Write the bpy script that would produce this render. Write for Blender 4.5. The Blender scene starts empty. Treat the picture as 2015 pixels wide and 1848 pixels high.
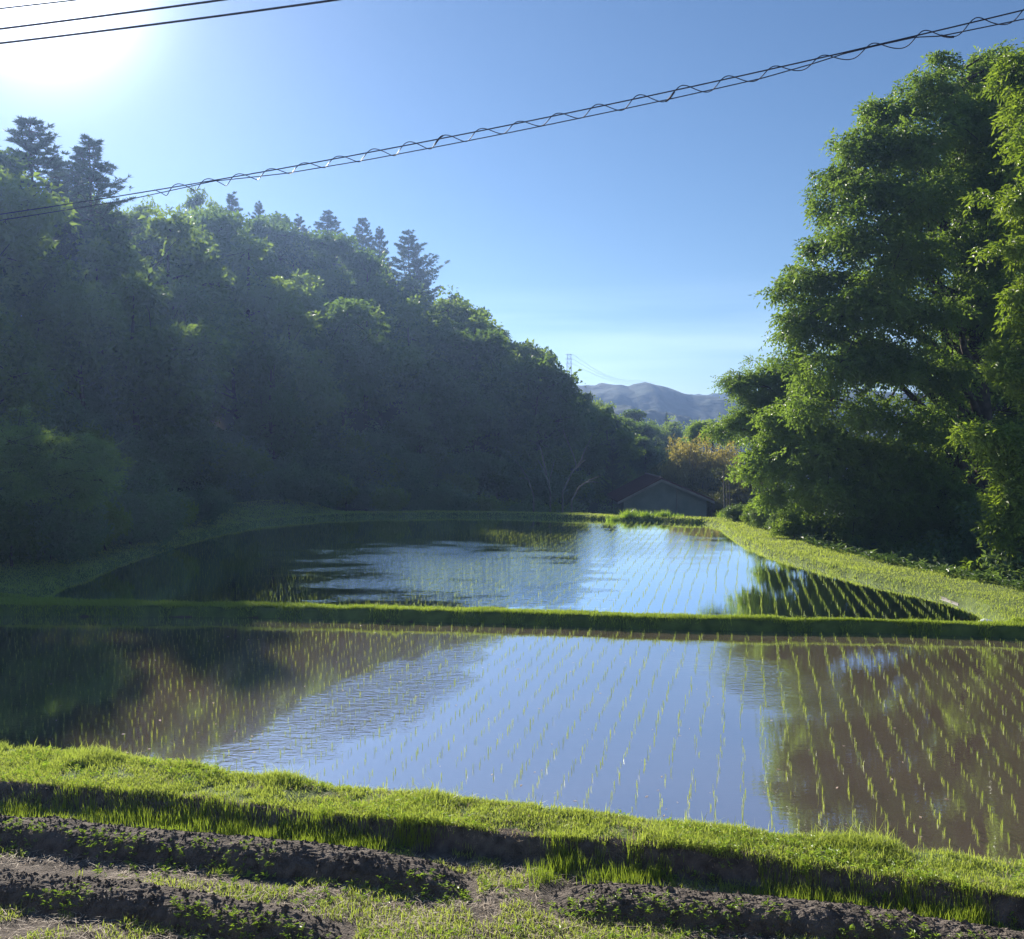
import bpy, math
import numpy as np
from mathutils import Vector
R = math.radians
S = bpy.context.scene
C = S.collection

# ------------------------------------------------------------------ camera
F = 1939.0; CX, CY = 1007.5, 924.0
CAMZ = 4.2; PITCH = -math.atan(64.0 / F)
cam_d = bpy.data.cameras.new('camera'); cam = bpy.data.objects.new('camera', cam_d); C.objects.link(cam)
cam.location = (0, 0, CAMZ); cam.rotation_euler = (math.pi / 2 + PITCH, 0, 0)
cam_d.sensor_width = 36; cam_d.lens = 36 * F / 2015; cam_d.clip_start = 0.1; cam_d.clip_end = 20000
S.camera = cam

# ------------------------------------------------------------------ light
SUN_AZ, SUN_EL = R(-25.5), R(23.3)       # azimuth measured from +Y towards +X
W = bpy.data.worlds.new('World'); S.world = W; W.use_nodes = True
nt = W.node_tree; nt.nodes.clear()
out = nt.nodes.new('ShaderNodeOutputWorld'); bg = nt.nodes.new('ShaderNodeBackground')
sky = nt.nodes.new('ShaderNodeTexSky'); sky.sky_type = 'NISHITA'; sky.sun_disc = False
sky.sun_elevation = SUN_EL; sky.sun_rotation = SUN_AZ; sky.altitude = 800
sky.air_density = 1.0; sky.dust_density = 0.12; sky.ozone_density = 5.0
bg.inputs['Strength'].default_value = 0.05
# thin bright air round the sun and a faint streak of cirrus, both fixed in the sky
geo = nt.nodes.new('ShaderNodeTexCoord')
sd = (math.sin(SUN_AZ) * math.cos(SUN_EL), math.cos(SUN_AZ) * math.cos(SUN_EL), math.sin(SUN_EL))
dot = nt.nodes.new('ShaderNodeVectorMath'); dot.operation = 'DOT_PRODUCT'; dot.inputs[1].default_value = sd
nt.links.new(geo.outputs['Generated'], dot.inputs[0])
def wm(op, a, b=None, clamp=False):
    n = nt.nodes.new('ShaderNodeMath'); n.operation = op; n.use_clamp = clamp
    for i, v in enumerate((a, b)):
        if v is None: continue
        if isinstance(v, (int, float)): n.inputs[i].default_value = v
        else: nt.links.new(v, n.inputs[i])
    return n.outputs[0]
d0 = wm('MAXIMUM', dot.outputs['Value'], 0.0)
glow = wm('ADD', wm('MULTIPLY', wm('POWER', d0, 420.0), 26.0), wm('MULTIPLY', wm('POWER', d0, 60.0), 2.2))
mp = nt.nodes.new('ShaderNodeMapping'); mp.inputs['Scale'].default_value = (1.2, 1.2, 14); mp.inputs['Rotation'].default_value = (0, R(5), 0)
mp.inputs['Location'].default_value = (0.3, 0.1, 0.35)
nz = nt.nodes.new('ShaderNodeTexNoise'); nz.inputs['Scale'].default_value = 1.6; nz.inputs['Detail'].default_value = 4
nt.links.new(geo.outputs['Generated'], mp.inputs[0]); nt.links.new(mp.outputs[0], nz.inputs['Vector'])
sep = nt.nodes.new('ShaderNodeSeparateXYZ'); nt.links.new(geo.outputs['Generated'], sep.inputs[0])
band = wm('MULTIPLY', wm('SUBTRACT', 1.0, wm('MULTIPLY', wm('ABSOLUTE', wm('SUBTRACT', sep.outputs['Z'], 0.09)), 14.0), True),
          wm('MULTIPLY', wm('SUBTRACT', nz.outputs['Fac'], 0.45), 5.0, True))
cl = wm('MULTIPLY', band, 2.0)
comb = nt.nodes.new('ShaderNodeMix'); comb.data_type = 'RGBA'; comb.blend_type = 'ADD'; comb.inputs[0].default_value = 1
tint = nt.nodes.new('ShaderNodeVectorMath'); tint.operation = 'SCALE'; tint.inputs[0].default_value = (1.0, 1.0, 1.02)
nt.links.new(wm('ADD', glow, cl), tint.inputs['Scale'])
nt.links.new(sky.outputs[0], comb.inputs[6]); nt.links.new(tint.outputs[0], comb.inputs[7])
nt.links.new(comb.outputs[2], bg.inputs[0]); nt.links.new(bg.outputs[0], out.inputs[0])

sl = bpy.data.lights.new('sun', 'SUN'); sl.energy = 5.0; sl.angle = R(0.55); sl.color = (1.0, 0.92, 0.80)
so = bpy.data.objects.new('sun', sl); C.objects.link(so)
so.rotation_euler = Vector(sd).to_track_quat('Z', 'Y').to_euler()
S.view_settings.view_transform = 'Standard'; S.view_settings.look = 'None'
S.view_settings.gamma = 1; S.view_settings.exposure = 1.05
S.render.resolution_x, S.render.resolution_y = 1024, 939

# ------------------------------------------------------------------ helpers
def ray(px, py):
    x = (px - CX) / F; y = (CY - py) / F; s, c = math.sin(PITCH), math.cos(PITCH)
    return np.array([x, c - s * y, s + c * y])
def at(px, py, Y):                       # point on the sight line at depth Y
    d = ray(px, py); return np.array([0, 0, CAMZ]) + d * (Y / d[1])
def gr(px, py, z=0.0):                   # point on the level z
    d = ray(px, py); return np.array([0, 0, CAMZ]) + d * ((z - CAMZ) / d[2])
def tag(o, label=None, cat=None, group=None, kind=None):
    for k, v in (('label', label), ('category', cat), ('group', group), ('kind', kind)):
        if v: o[k] = v
    return o
def empty(name, loc=(0, 0, 0), rz=0):
    o = bpy.data.objects.new(name, None); C.objects.link(o); o.location = tuple(loc); o.rotation_euler = (0, 0, rz)
    o.empty_display_size = 0.3
    return o
def mesh_obj(name, V, Fc, mat, parent=None, v=None, smooth=False, mats=None, mi=None):
    """V (n,3); Fc list of (m,k) arrays of vertex indices"""
    me = bpy.data.meshes.new(name)
    if not isinstance(Fc, (list, tuple)): Fc = [Fc]
    Fc = [np.asarray(f, dtype=np.int32) for f in Fc if len(f)]
    V = np.asarray(V, dtype=np.float32)
    me.vertices.add(len(V)); me.vertices.foreach_set('co', V.ravel())
    tot = np.concatenate([np.full(len(f), f.shape[1], np.int32) for f in Fc])
    loops = np.concatenate([f.ravel() for f in Fc])
    me.loops.add(len(loops)); me.loops.foreach_set('vertex_index', loops)
    me.polygons.add(len(tot)); st = np.concatenate([[0], np.cumsum(tot)[:-1]]).astype(np.int32)
    me.polygons.foreach_set('loop_start', st)
    me.polygons.foreach_set('use_smooth', np.full(len(tot), smooth, bool))
    for m in (mats or [mat]): me.materials.append(m)
    if mi is not None: me.polygons.foreach_set('material_index', np.asarray(mi, np.int32))
    if v is not None:
        a = me.attributes.new('v', 'FLOAT', 'POINT'); a.data.foreach_set('value', np.asarray(v, np.float32))
    me.update(calc_edges=True)
    o = bpy.data.objects.new(name, me); C.objects.link(o); o.parent = parent
    return o
class MB:
    def __init__(s): s.V = []; s.Q = []; s.T = []; s.n = 0
    def add(s, V, Q=(), T=()):
        s.V.append(np.asarray(V, float))
        if len(Q): s.Q.append(np.asarray(Q) + s.n)
        if len(T): s.T.append(np.asarray(T) + s.n)
        s.n += len(V)
    def box(s, x0, x1, y0, y1, z0, z1):
        V = [(x, y, z) for x in (x0, x1) for y in (y0, y1) for z in (z0, z1)]
        s.add(V, [(0, 1, 3, 2), (4, 6, 7, 5), (0, 4, 5, 1), (2, 3, 7, 6), (0, 2, 6, 4), (1, 5, 7, 3)])
    def tube(s, P, r, n=6):
        P = np.asarray(P, float); m = len(P); r = np.broadcast_to(np.asarray(r, float), (m,))
        T = np.gradient(P, axis=0); T /= np.linalg.norm(T, axis=1)[:, None] + 1e-9
        up = np.where(np.abs(T[:, 2:3]) > 0.9, [[1.0, 0, 0]], [[0, 0, 1.0]])
        A = np.cross(T, up); A /= np.linalg.norm(A, axis=1)[:, None] + 1e-9; B = np.cross(T, A)
        for i in range(1, m):            # keep the frame from flipping
            if A[i] @ A[i - 1] < 0: A[i] *= -1; B[i] *= -1
        a = np.linspace(0, 2 * np.pi, n, endpoint=False)
        V = P[:, None] + r[:, None, None] * (np.cos(a)[None, :, None] * A[:, None] + np.sin(a)[None, :, None] * B[:, None])
        q = []
        for i in range(m - 1):
            for j in range(n):
                k = (j + 1) % n; q.append((i * n + j, i * n + k, (i + 1) * n + k, (i + 1) * n + j))
        s.add(V.reshape(-1, 3), q)
    def build(s, name, mat, parent=None, smooth=False):
        return mesh_obj(name, np.concatenate(s.V), [np.concatenate(x) for x in (s.Q, s.T) if x], mat, parent, smooth=smooth)
def unit(a): return a / (np.linalg.norm(a, axis=-1, keepdims=True) + 1e-9)
def lerp(x, xs, ys): return np.interp(x, xs, ys)
def ss(t): t = np.clip(t, 0, 1); return t * t * (3 - 2 * t)
def vnoise(x, y, seed=0):               # cheap value noise, vectorised
    xi = np.floor(x).astype(np.int64); yi = np.floor(y).astype(np.int64); fx = x - xi; fy = y - yi
    fx = fx * fx * (3 - 2 * fx); fy = fy * fy * (3 - 2 * fy)
    def h(a, b):
        n = (a * 374761393 + b * 668265263 + seed * 974634777) & 0x7fffffff
        n = ((n ^ (n >> 13)) * 1274126177) & 0x7fffffff
        return ((n ^ (n >> 16)) & 0xffff) / 65535.0
    return (h(xi, yi) * (1 - fx) + h(xi + 1, yi) * fx) * (1 - fy) + (h(xi, yi + 1) * (1 - fx) + h(xi + 1, yi + 1) * fx) * fy
def fbm(x, y, seed=0, o=4):
    s = 0; a = 0.5
    for i in range(o): s = s + a * (vnoise(x, y, seed + i) - 0.5); x = x * 2.03 + 7; y = y * 2.03 + 3; a *= 0.55
    return s

# ------------------------------------------------------------------ materials
def new_mat(name):
    m = bpy.data.materials.new(name); m.use_nodes = True; t = m.node_tree; t.nodes.clear()
    o = t.nodes.new('ShaderNodeOutputMaterial'); return m, t, o
def leaf_mat(name, dark, light, trans=0.4, rough=0.5, spec=0.3, ttint=(1.5, 1.5, 0.5), scale=0.25):
    m, t, o = new_mat(name)
    at_ = t.nodes.new('ShaderNodeAttribute'); at_.attribute_name = 'v'
    oi = t.nodes.new('ShaderNodeObjectInfo')
    g = t.nodes.new('ShaderNodeNewGeometry'); n = t.nodes.new('ShaderNodeTexNoise'); n.inputs['Scale'].default_value = scale; n.inputs['Detail'].default_value = 3
    t.links.new(g.outputs['Position'], n.inputs['Vector'])
    a = t.nodes.new('ShaderNodeMath'); a.operation = 'MULTIPLY_ADD'; a.inputs[1].default_value = 0.4
    t.links.new(at_.outputs['Fac'], a.inputs[0]); t.links.new(n.outputs['Fac'], a.inputs[2])
    a2 = t.nodes.new('ShaderNodeMath'); a2.operation = 'MULTIPLY_ADD'; a2.inputs[1].default_value = 0.6
    t.links.new(oi.outputs['Random'], a2.inputs[0]); t.links.new(a.outputs[0], a2.inputs[2])
    r = t.nodes.new('ShaderNodeValToRGB'); r.color_ramp.elements[0].position = 0.35; r.color_ramp.elements[1].position = 1.0; sub_ = 0.12
    r.color_ramp.elements[0].color = (*dark, 1); r.color_ramp.elements[1].color = (*light, 1)
    t.links.new(a2.outputs[0], r.inputs[0])
    p = t.nodes.new('ShaderNodeBsdfPrincipled'); p.inputs['Roughness'].default_value = rough; p.inputs['Specular IOR Level'].default_value = spec
    tr = t.nodes.new('ShaderNodeBsdfTranslucent'); mx = t.nodes.new('ShaderNodeMixShader'); mx.inputs[0].default_value = trans
    tm = t.nodes.new('ShaderNodeMix'); tm.data_type = 'RGBA'; tm.blend_type = 'MULTIPLY'; tm.inputs[0].default_value = 1; tm.inputs[7].default_value = (*ttint, 1)
    t.links.new(r.outputs[0], p.inputs['Base Color']); t.links.new(r.outputs[0], tm.inputs[6]); t.links.new(tm.outputs[2], tr.inputs[0])
    t.links.new(p.outputs[0], mx.inputs[1]); t.links.new(tr.outputs[0], mx.inputs[2]); t.links.new(mx.outputs[0], o.inputs[0])
    return m
def solid(name, c1, c2, scale=5, rough=0.9, bump=0.3, bscale=None, detail=6, spec=0.2, dist=0.02):
    m, t, o = new_mat(name)
    g = t.nodes.new('ShaderNodeNewGeometry'); n = t.nodes.new('ShaderNodeTexNoise'); n.inputs['Scale'].default_value = scale; n.inputs['Detail'].default_value = detail
    r = t.nodes.new('ShaderNodeValToRGB'); r.color_ramp.elements[0].color = (*c1, 1); r.color_ramp.elements[1].color = (*c2, 1)
    r.color_ramp.elements[0].position = 0.32; r.color_ramp.elements[1].position = 0.68
    p = t.nodes.new('ShaderNodeBsdfPrincipled'); p.inputs['Roughness'].default_value = rough; p.inputs['Specular IOR Level'].default_value = spec
    n2 = t.nodes.new('ShaderNodeTexNoise'); n2.inputs['Scale'].default_value = bscale or scale * 6; n2.inputs['Detail'].default_value = 6
    b = t.nodes.new('ShaderNodeBump'); b.inputs['Strength'].default_value = bump; b.inputs['Distance'].default_value = dist
    t.links.new(g.outputs['Position'], n.inputs['Vector']); t.links.new(g.outputs['Position'], n2.inputs['Vector'])
    t.links.new(n.outputs['Fac'], r.inputs[0]); t.links.new(r.outputs[0], p.inputs['Base Color'])
    t.links.new(n2.outputs['Fac'], b.inputs['Height']); t.links.new(b.outputs[0], p.inputs['Normal']); t.links.new(p.outputs[0], o.inputs[0])
    return m
M = {}
M['soil'] = solid('dark_soil', (0.085, 0.07, 0.058), (0.22, 0.185, 0.155), 9, 0.95, 1.0, 60, dist=0.03)
M['turf'] = solid('turf_soil', (0.06, 0.09, 0.025), (0.14, 0.19, 0.05), 3, 0.95, 0.8, 30)
M['mud'] = solid('mud', (0.06, 0.045, 0.03), (0.10, 0.08, 0.055), 3, 0.7, 0.5)
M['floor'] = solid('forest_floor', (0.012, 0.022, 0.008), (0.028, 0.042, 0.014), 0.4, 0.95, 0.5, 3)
M['bark'] = solid('bark', (0.035, 0.028, 0.022), (0.10, 0.08, 0.065), 4, 0.95, 0.8, 25)
M['palebark'] = solid('pale_bark', (0.12, 0.105, 0.09), (0.24, 0.22, 0.19), 4, 0.9, 0.4, 25)
M['leaf'] = leaf_mat('forest_leaf', (0.035, 0.075, 0.022), (0.15, 0.22, 0.06), 0.55)
M['leafdk'] = leaf_mat('dark_leaf', (0.028, 0.062, 0.028), (0.10, 0.165, 0.055), 0.5)
M['bigleaf'] = leaf_mat('broad_leaf', (0.045, 0.10, 0.025), (0.185, 0.265, 0.075), 0.48, 0.45, 0.35, (1.38, 1.45, 0.5), scale=0.5)
M['yleaf'] = leaf_mat('yellow_green_leaf', (0.07, 0.14, 0.02), (0.21, 0.29, 0.055), 0.45, 0.42, 0.4, scale=0.6)  # yellow-green foliage of the tree at the right edge
M['needle'] = leaf_mat('pine_needle', (0.028, 0.050, 0.026), (0.060, 0.090, 0.045), 0.25, 0.5, 0.3, (1.2, 1.3, 0.6))
M['fern'] = leaf_mat('feathery_leaf', (0.08, 0.15, 0.05), (0.22, 0.32, 0.11), 0.45, scale=0.5)
M['bush'] = leaf_mat('bush_leaf', (0.05, 0.10, 0.05), (0.14, 0.21, 0.10), 0.35, 0.42, 0.5, scale=0.6)
M['bamboo'] = leaf_mat('bamboo_leaf', (0.17, 0.155, 0.06), (0.38, 0.33, 0.16), 0.42, scale=0.3)
M['bamboog'] = leaf_mat('green_bamboo_leaf', (0.05, 0.07, 0.02), (0.12, 0.13, 0.04), 0.4, scale=0.3)
M['grass'] = leaf_mat('grass_blade', (0.10, 0.17, 0.045), (0.36, 0.42, 0.15), 0.48, 0.5, 0.3, (1.25, 1.3, 0.5), scale=1.3)
M['grassd'] = leaf_mat('bank_grass', (0.09, 0.17, 0.03), (0.30, 0.38, 0.08), 0.45, 0.55, 0.3, (1.25, 1.3, 0.5), scale=0.6)
M['weed'] = leaf_mat('weed_leaf', (0.10, 0.20, 0.03), (0.28, 0.40, 0.09), 0.45, 0.4, 0.4, scale=2)
M['rice'] = leaf_mat('rice_blade', (0.16, 0.24, 0.05), (0.34, 0.40, 0.11), 0.45, 0.45, 0.3, (1.2, 1.25, 0.5), scale=2)
M['straw'] = leaf_mat('dry_straw', (0.28, 0.21, 0.15), (0.62, 0.52, 0.40), 0.2, 0.7, 0.2, (1.1, 1.0, 0.8), scale=2)
M['wire'] = solid('cable_sheath', (0.01, 0.012, 0.03), (0.02, 0.022, 0.045), 5, 0.5, 0.0, spec=0.5)
M['wall'] = solid('shed_wall', (0.19, 0.215, 0.20), (0.27, 0.29, 0.265), 1.2, 0.85, 0.2)
M['roof'] = solid('shed_roof', (0.085, 0.02, 0.022), (0.12, 0.035, 0.03), 2, 0.6, 0.2)
M['fascia'] = solid('fascia', (0.26, 0.23, 0.22), (0.36, 0.32, 0.30), 2, 0.7, 0.2)
M['pale'] = solid('pale_board', (0.12, 0.11, 0.09), (0.26, 0.24, 0.21), 6, 0.6, 0.2)
M['stone'] = solid('pale_stone', (0.38, 0.42, 0.46), (0.75, 0.78, 0.80), 5, 0.7, 0.5)
M['steel'] = solid('steel', (0.45, 0.47, 0.5), (0.55, 0.57, 0.6), 1, 0.5, 0.0)
M['mtn'] = solid('far_wood', (0.003, 0.020, 0.012), (0.009, 0.038, 0.020), 0.05, 0.95, 0.35, 0.2, dist=3)

def water_mat(name, seedloc, ripples):
    m, t, o = new_mat(name)
    g = t.nodes.new('ShaderNodeNewGeometry')
    def noise(scale, detail, loc=(0, 0, 0), sc=(1, 1, 1), rot=0):
        mp = t.nodes.new('ShaderNodeMapping'); mp.inputs['Location'].default_value = loc; mp.inputs['Scale'].default_value = sc; mp.inputs['Rotation'].default_value = (0, 0, rot)
        n = t.nodes.new('ShaderNodeTexNoise'); n.inputs['Scale'].default_value = scale; n.inputs['Detail'].default_value = detail
        t.links.new(g.outputs['Position'], mp.inputs[0]); t.links.new(mp.outputs[0], n.inputs['Vector']); return n.outputs['Fac']
    def mth(op, a, b=None, c=None, clamp=False):
        n = t.nodes.new('ShaderNodeMath'); n.operation = op; n.use_clamp = clamp
        for i, v in enumerate((a, b, c)):
            if v is None: continue
            if isinstance(v, (int, float)): n.inputs[i].default_value = v
            else: t.links.new(v, n.inputs[i])
        return n.outputs[0]
    mask = None                        # wind-ruffled patches of the surface
    big = noise(0.35, 3, seedloc, (1, 2, 1))
    for (cx, cy, rx, ry, rot, amp) in ripples:
        mp = t.nodes.new('ShaderNodeMapping'); mp.vector_type = 'TEXTURE'
        mp.inputs['Location'].default_value = (cx, cy, 0); mp.inputs['Rotation'].default_value = (0, 0, rot); mp.inputs['Scale'].default_value = (rx, ry, 1000)
        t.links.new(g.outputs['Position'], mp.inputs[0])
        ln = t.nodes.new('ShaderNodeVectorMath'); ln.operation = 'LENGTH'; t.links.new(mp.outputs[0], ln.inputs[0])
        v = mth('MULTIPLY', mth('MULTIPLY_ADD', mth('ADD', ln.outputs['Value'], mth('MULTIPLY', mth('SUBTRACT', big, 0.5), 1.6)), -1.3, 1.35, True), amp)
        mask = v if mask is None else mth('MAXIMUM', mask, v)
    amp = mth('ADD', mth('MULTIPLY', mask, 1.0), 0.03)
    fine = mth('ADD', noise(15, 2, sc=(0.45, 1.3, 1)), mth('MULTIPLY', noise(6, 2, sc=(0.5, 1.2, 1)), 1.3))
    b = t.nodes.new('ShaderNodeBump'); b.inputs['Distance'].default_value = 0.05
    t.links.new(fine, b.inputs['Height']); t.links.new(mth('MULTIPLY', amp, 0.30), b.inputs['Strength'])
    fr = t.nodes.new('ShaderNodeFresnel'); fr.inputs['IOR'].default_value = 1.33; t.links.new(b.outputs[0], fr.inputs['Normal'])
    fac = mth('MULTIPLY_ADD', fr.outputs[0], 0.55, 0.58, True)
    df = t.nodes.new('ShaderNodeBsdfDiffuse'); gl = t.nodes.new('ShaderNodeBsdfGlossy'); gl.inputs['Roughness'].default_value = 0.015
    gl.inputs['Color'].default_value = (0.96, 0.98, 1.0, 1)
    r = t.nodes.new('ShaderNodeValToRGB'); r.color_ramp.elements[0].position = 0.3; r.color_ramp.elements[1].position = 0.7
    r.color_ramp.elements[0].color = (0.17, 0.13, 0.095, 1); r.color_ramp.elements[1].color = (0.23, 0.18, 0.135, 1)
    t.links.new(noise(0.5, 4, (5, 3, 0)), r.inputs[0]); t.links.new(r.outputs[0], df.inputs[0])
    t.links.new(b.outputs[0], gl.inputs['Normal'])
    mx = t.nodes.new('ShaderNodeMixShader'); t.links.new(fac, mx.inputs[0]); t.links.new(df.outputs[0], mx.inputs[1]); t.links.new(gl.outputs[0], mx.inputs[2])
    t.links.new(mx.outputs[0], o.inputs[0]); return m

# ------------------------------------------------------------------ terrain curves (screen measurements laid on the ground)
ZG, ZC, ZM, ZW2 = 0.15, 0.36, 0.24, 0.08
def curve(pts, z):
    P = np.array([gr(px, py, z) for px, py in pts]); return P[:, 0], P[:, 1]
def ext(c, d=40):                       # continue a line beyond the frame
    x, y = c; s0 = (y[1] - y[0]) / (x[1] - x[0]); s1 = (y[-1] - y[-2]) / (x[-1] - x[-2])
    return np.concatenate([[x[0] - d], x, [x[-1] + d]]), np.concatenate([[y[0] - s0 * d * .5], y, [y[-1] + s1 * d * .5]])
cF = ext(curve([(0, 1541), (360, 1572), (733, 1616), (1097, 1651), (1466, 1691), (1705, 1727), (2015, 1773)], ZC))   # near edge of the bank
cW = ext(curve([(0, 1462), (300, 1497), (500, 1527), (1000, 1582), (1500, 1642), (2015, 1697)], ZC))                  # far edge of the bank
cM0 = ext(curve([(0, 1212), (500, 1215), (1000, 1228), (1333, 1240), (1732, 1246), (2015, 1256)], 0.0))
cM1 = ext(curve([(0, 1177), (400, 1186), (733, 1195), (1030, 1199), (1333, 1212), (1732, 1222), (2015, 1226)], ZM))
YF = lambda x: np.interp(x, *cF); YW = lambda x: np.interp(x, *cW)
YM0 = lambda x: np.interp(x, *cM0); YM1 = lambda x: np.interp(x, *cM1)
far_px = [(109, 1163), (255, 1103), (364, 1066), (460, 1042), (545, 1029), (640, 1021), (728, 1018), (870, 1016), (1000, 1017), (1200, 1024), (1380, 1030),
          (1412, 1037), (1442, 1062), (1500, 1090), (1600, 1117), (1700, 1143), (1800, 1165), (1860, 1180), (1896, 1192)]
far_shore = np.array([gr(px, py, ZW2)[:2] for px, py in far_px])
xs_ = np.linspace(far_shore[-1, 0] - 0.5, far_shore[0, 0] + 0.5, 14)
far_near = np.stack([xs_, YM1(xs_) + 0.12], 1)
FPOLY = np.concatenate([far_shore, far_near])
def poly_sd(P, poly):                   # signed distance, negative inside
    d = np.full(len(P), 1e9); ins = np.zeros(len(P), bool); n = len(poly)
    for i in range(n):
        a = poly[i]; b = poly[(i + 1) % n]; e = b - a; w = P - a
        t = np.clip((w @ e) / (e @ e), 0, 1); d = np.minimum(d, np.linalg.norm(w - t[:, None] * e, axis=1))
        c = ((a[1] > P[:, 1]) != (b[1] > P[:, 1])) & (P[:, 0] < (b[0] - a[0]) * (P[:, 1] - a[1]) / (b[1] - a[1] + 1e-12) + a[0]); ins ^= c
    return np.where(ins, -d, d)
HU = [-1500, -300, 0, 55, 95, 135, 230, 340, 450, 640, 835, 940, 1040, 1130, 1250, 1345, 1450, 1700]
HR = [62, 68, 72, 73, 74, 77, 86, 105, 125, 150, 165, 172, 180, 186, 198, 214, 240, 260]
HZ = [14, 14, 14, 13, 8.5, 13.0, 15.4, 18.2, 18.5, 21.2, 16.0, 11.2, 5.6, 1.6, -1.2, -4.8, -9, -9]  # dip between the left pines is shaped to let sun through
HF = [30, 34, 38, 39, 41, 43, 48, 52, 56, 62, 68, 74, 80, 90, 110, 130, 150, 160]
HB = [1.2, 1.2, 1.2, 1.2, 1.2, 1.1, 0.9, 0.7, 0.5, 0.2, -0.3, -0.8, -1.4, -2.0, -2.6, -3.5, -4, -4]
def land(x, y):
    u = CX + F * x / np.maximum(y, 12.0)
    f = lerp(u, HU, HF); r = lerp(u, HU, HR); z = lerp(u, HU, HZ); b = lerp(u, HU, HB)
    q = np.clip((y - f) / (r - f), 0, 1); h = b + (z - b) * (1 - (1 - q) ** 1.4)
    h = h - np.clip(y - r, 0, 1e9) * 0.035
    h = np.maximum(h, -14)
    # low knoll under the power pylon, out of sight behind the wood
    h = h + 26 * np.exp(-(((x - 25) / 60) ** 2 + ((y - 430) / 60) ** 2))
    return h + fbm(x / 9, y / 9, 5) * 1.2 * ss((y - f) / 15)
def height(x, y):
    x = np.asarray(x, float); y = np.asarray(y, float)
    yf, yw, m0, m1 = YF(x), YW(x), YM0(x), YM1(x)
    n = fbm(x * 1.3, y * 1.3, 1)
    h = ZG + n * 0.07 + fbm(x * 5, y * 5, 9) * 0.03
    wob = fbm(x * 0.8, y * 0 + 3, 4) * 0.16 + fbm(x * 3.1, y * 0 + 9, 14) * 0.14
    crest = ZC + fbm(x * 1.6, y * 1.6, 2) * 0.09
    h = h + (crest - h) * ss((y - (yf - 0.13 + wob)) / 0.2)
    h = h + (-0.2 - h) * ss((y - (yw - 0.05 + wob * 0.6)) / 0.5)
    h = h + (ZM + fbm(x * 1.5, y * 1.5, 3) * 0.05 - h) * ss((y - (m0 - 0.12 + wob * .5)) / 0.22)
    sd = poly_sd(np.stack([x.ravel(), y.ravel()], 1), FPOLY).reshape(x.shape)
    u = CX + F * x / np.maximum(y, 12.0)
    rightb = ss((u - 1390) / 60)
    leftb = 1 - ss((u - 560) / 150)
    crest2 = 0.27 + fbm(x * 1.1, y * 1.1, 6) * 0.08
    width = 0.9 + 1.3 * rightb + 4.0 * leftb
    top = crest2 + leftb * 0.5 * ss(sd / 5)
    ld = np.where(u > 1400, -1.6 + np.clip((y - 30), 0, 60) * -0.02 + fbm(x / 4, y / 4, 8) * .6, land(x, y))
    ld = np.where((u > 1400), ld + (land(x, y) - ld) * ss((y - 70) / 40), ld)
    outer = top + (ld - top) * ss((sd - width) / 2.5)
    shore = (ZW2 - 0.12) + (outer - (ZW2 - 0.12)) * ss((sd + 0.15 + n * .2) / 0.45)
    # right bank close by, between the levee and the trees, stays grassy
    far = np.where(sd < -0.4, ZW2 - 0.12, shore)
    k = ss((y - m1) / 0.15)
    return np.where(y > m1 - 0.02, h + (far - h) * k, h)

# ------------------------------------------------------------------ ground sheet
def grow(a, b, s0, k):
    v = [a]; s = s0
    while v[-1] < b: v.append(v[-1] + s); s *= k
    return v
gx = np.array(sorted(set(np.round(np.concatenate([np.arange(-15, 15, 0.13), grow(15, 1150, 0.15, 1.06), -np.array(grow(15, 1150, 0.15, 1.06))]), 3))))
gy = np.array(sorted(set(np.round(np.concatenate([-np.array(grow(0, 200, 2, 1.4)), np.arange(0, 6.4, 0.4), np.arange(6.4, 14.5, 0.06), np.arange(14.5, 20.2, 0.4), np.arange(20.2, 26, 0.07),
        np.arange(26, 52, 0.25), grow(52, 1250, 0.4, 1.045)]), 3))))
X, Y = np.meshgrid(gx, gy)
Z = height(X, Y)
# the gardener's side: the slope climbs to the lane the picture is taken from
Z = Z + (2.6 - Z) * ss((6.2 - Y) / 4.0)
nx, ny = len(gx), len(gy)
idx = np.arange(nx * ny).reshape(ny, nx)
Q = np.stack([idx[:-1, :-1], idx[:-1, 1:], idx[1:, 1:], idx[1:, :-1]], -1).reshape(-1, 4)
xc = (X[:-1, :-1] + X[1:, 1:]).ravel() / 2; yc = (Y[:-1, :-1] + Y[1:, 1:]).ravel() / 2; zc = Z[:-1, :-1].ravel()
sdc = poly_sd(np.stack([xc, yc], 1), FPOLY)
mi = np.zeros(len(Q), int)                                  # 0 turf, 1 mud, 2 forest floor, 3 soil
mi[(yc > YW(xc) + 0.1) & (yc < YM0(xc) - .05)] = 1
mi[(sdc < -0.12)] = 1
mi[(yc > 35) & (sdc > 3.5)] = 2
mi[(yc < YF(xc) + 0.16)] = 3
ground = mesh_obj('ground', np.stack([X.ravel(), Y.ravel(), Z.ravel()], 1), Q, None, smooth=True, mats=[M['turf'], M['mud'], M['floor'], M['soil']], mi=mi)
tag(ground, kind='structure')

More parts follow.
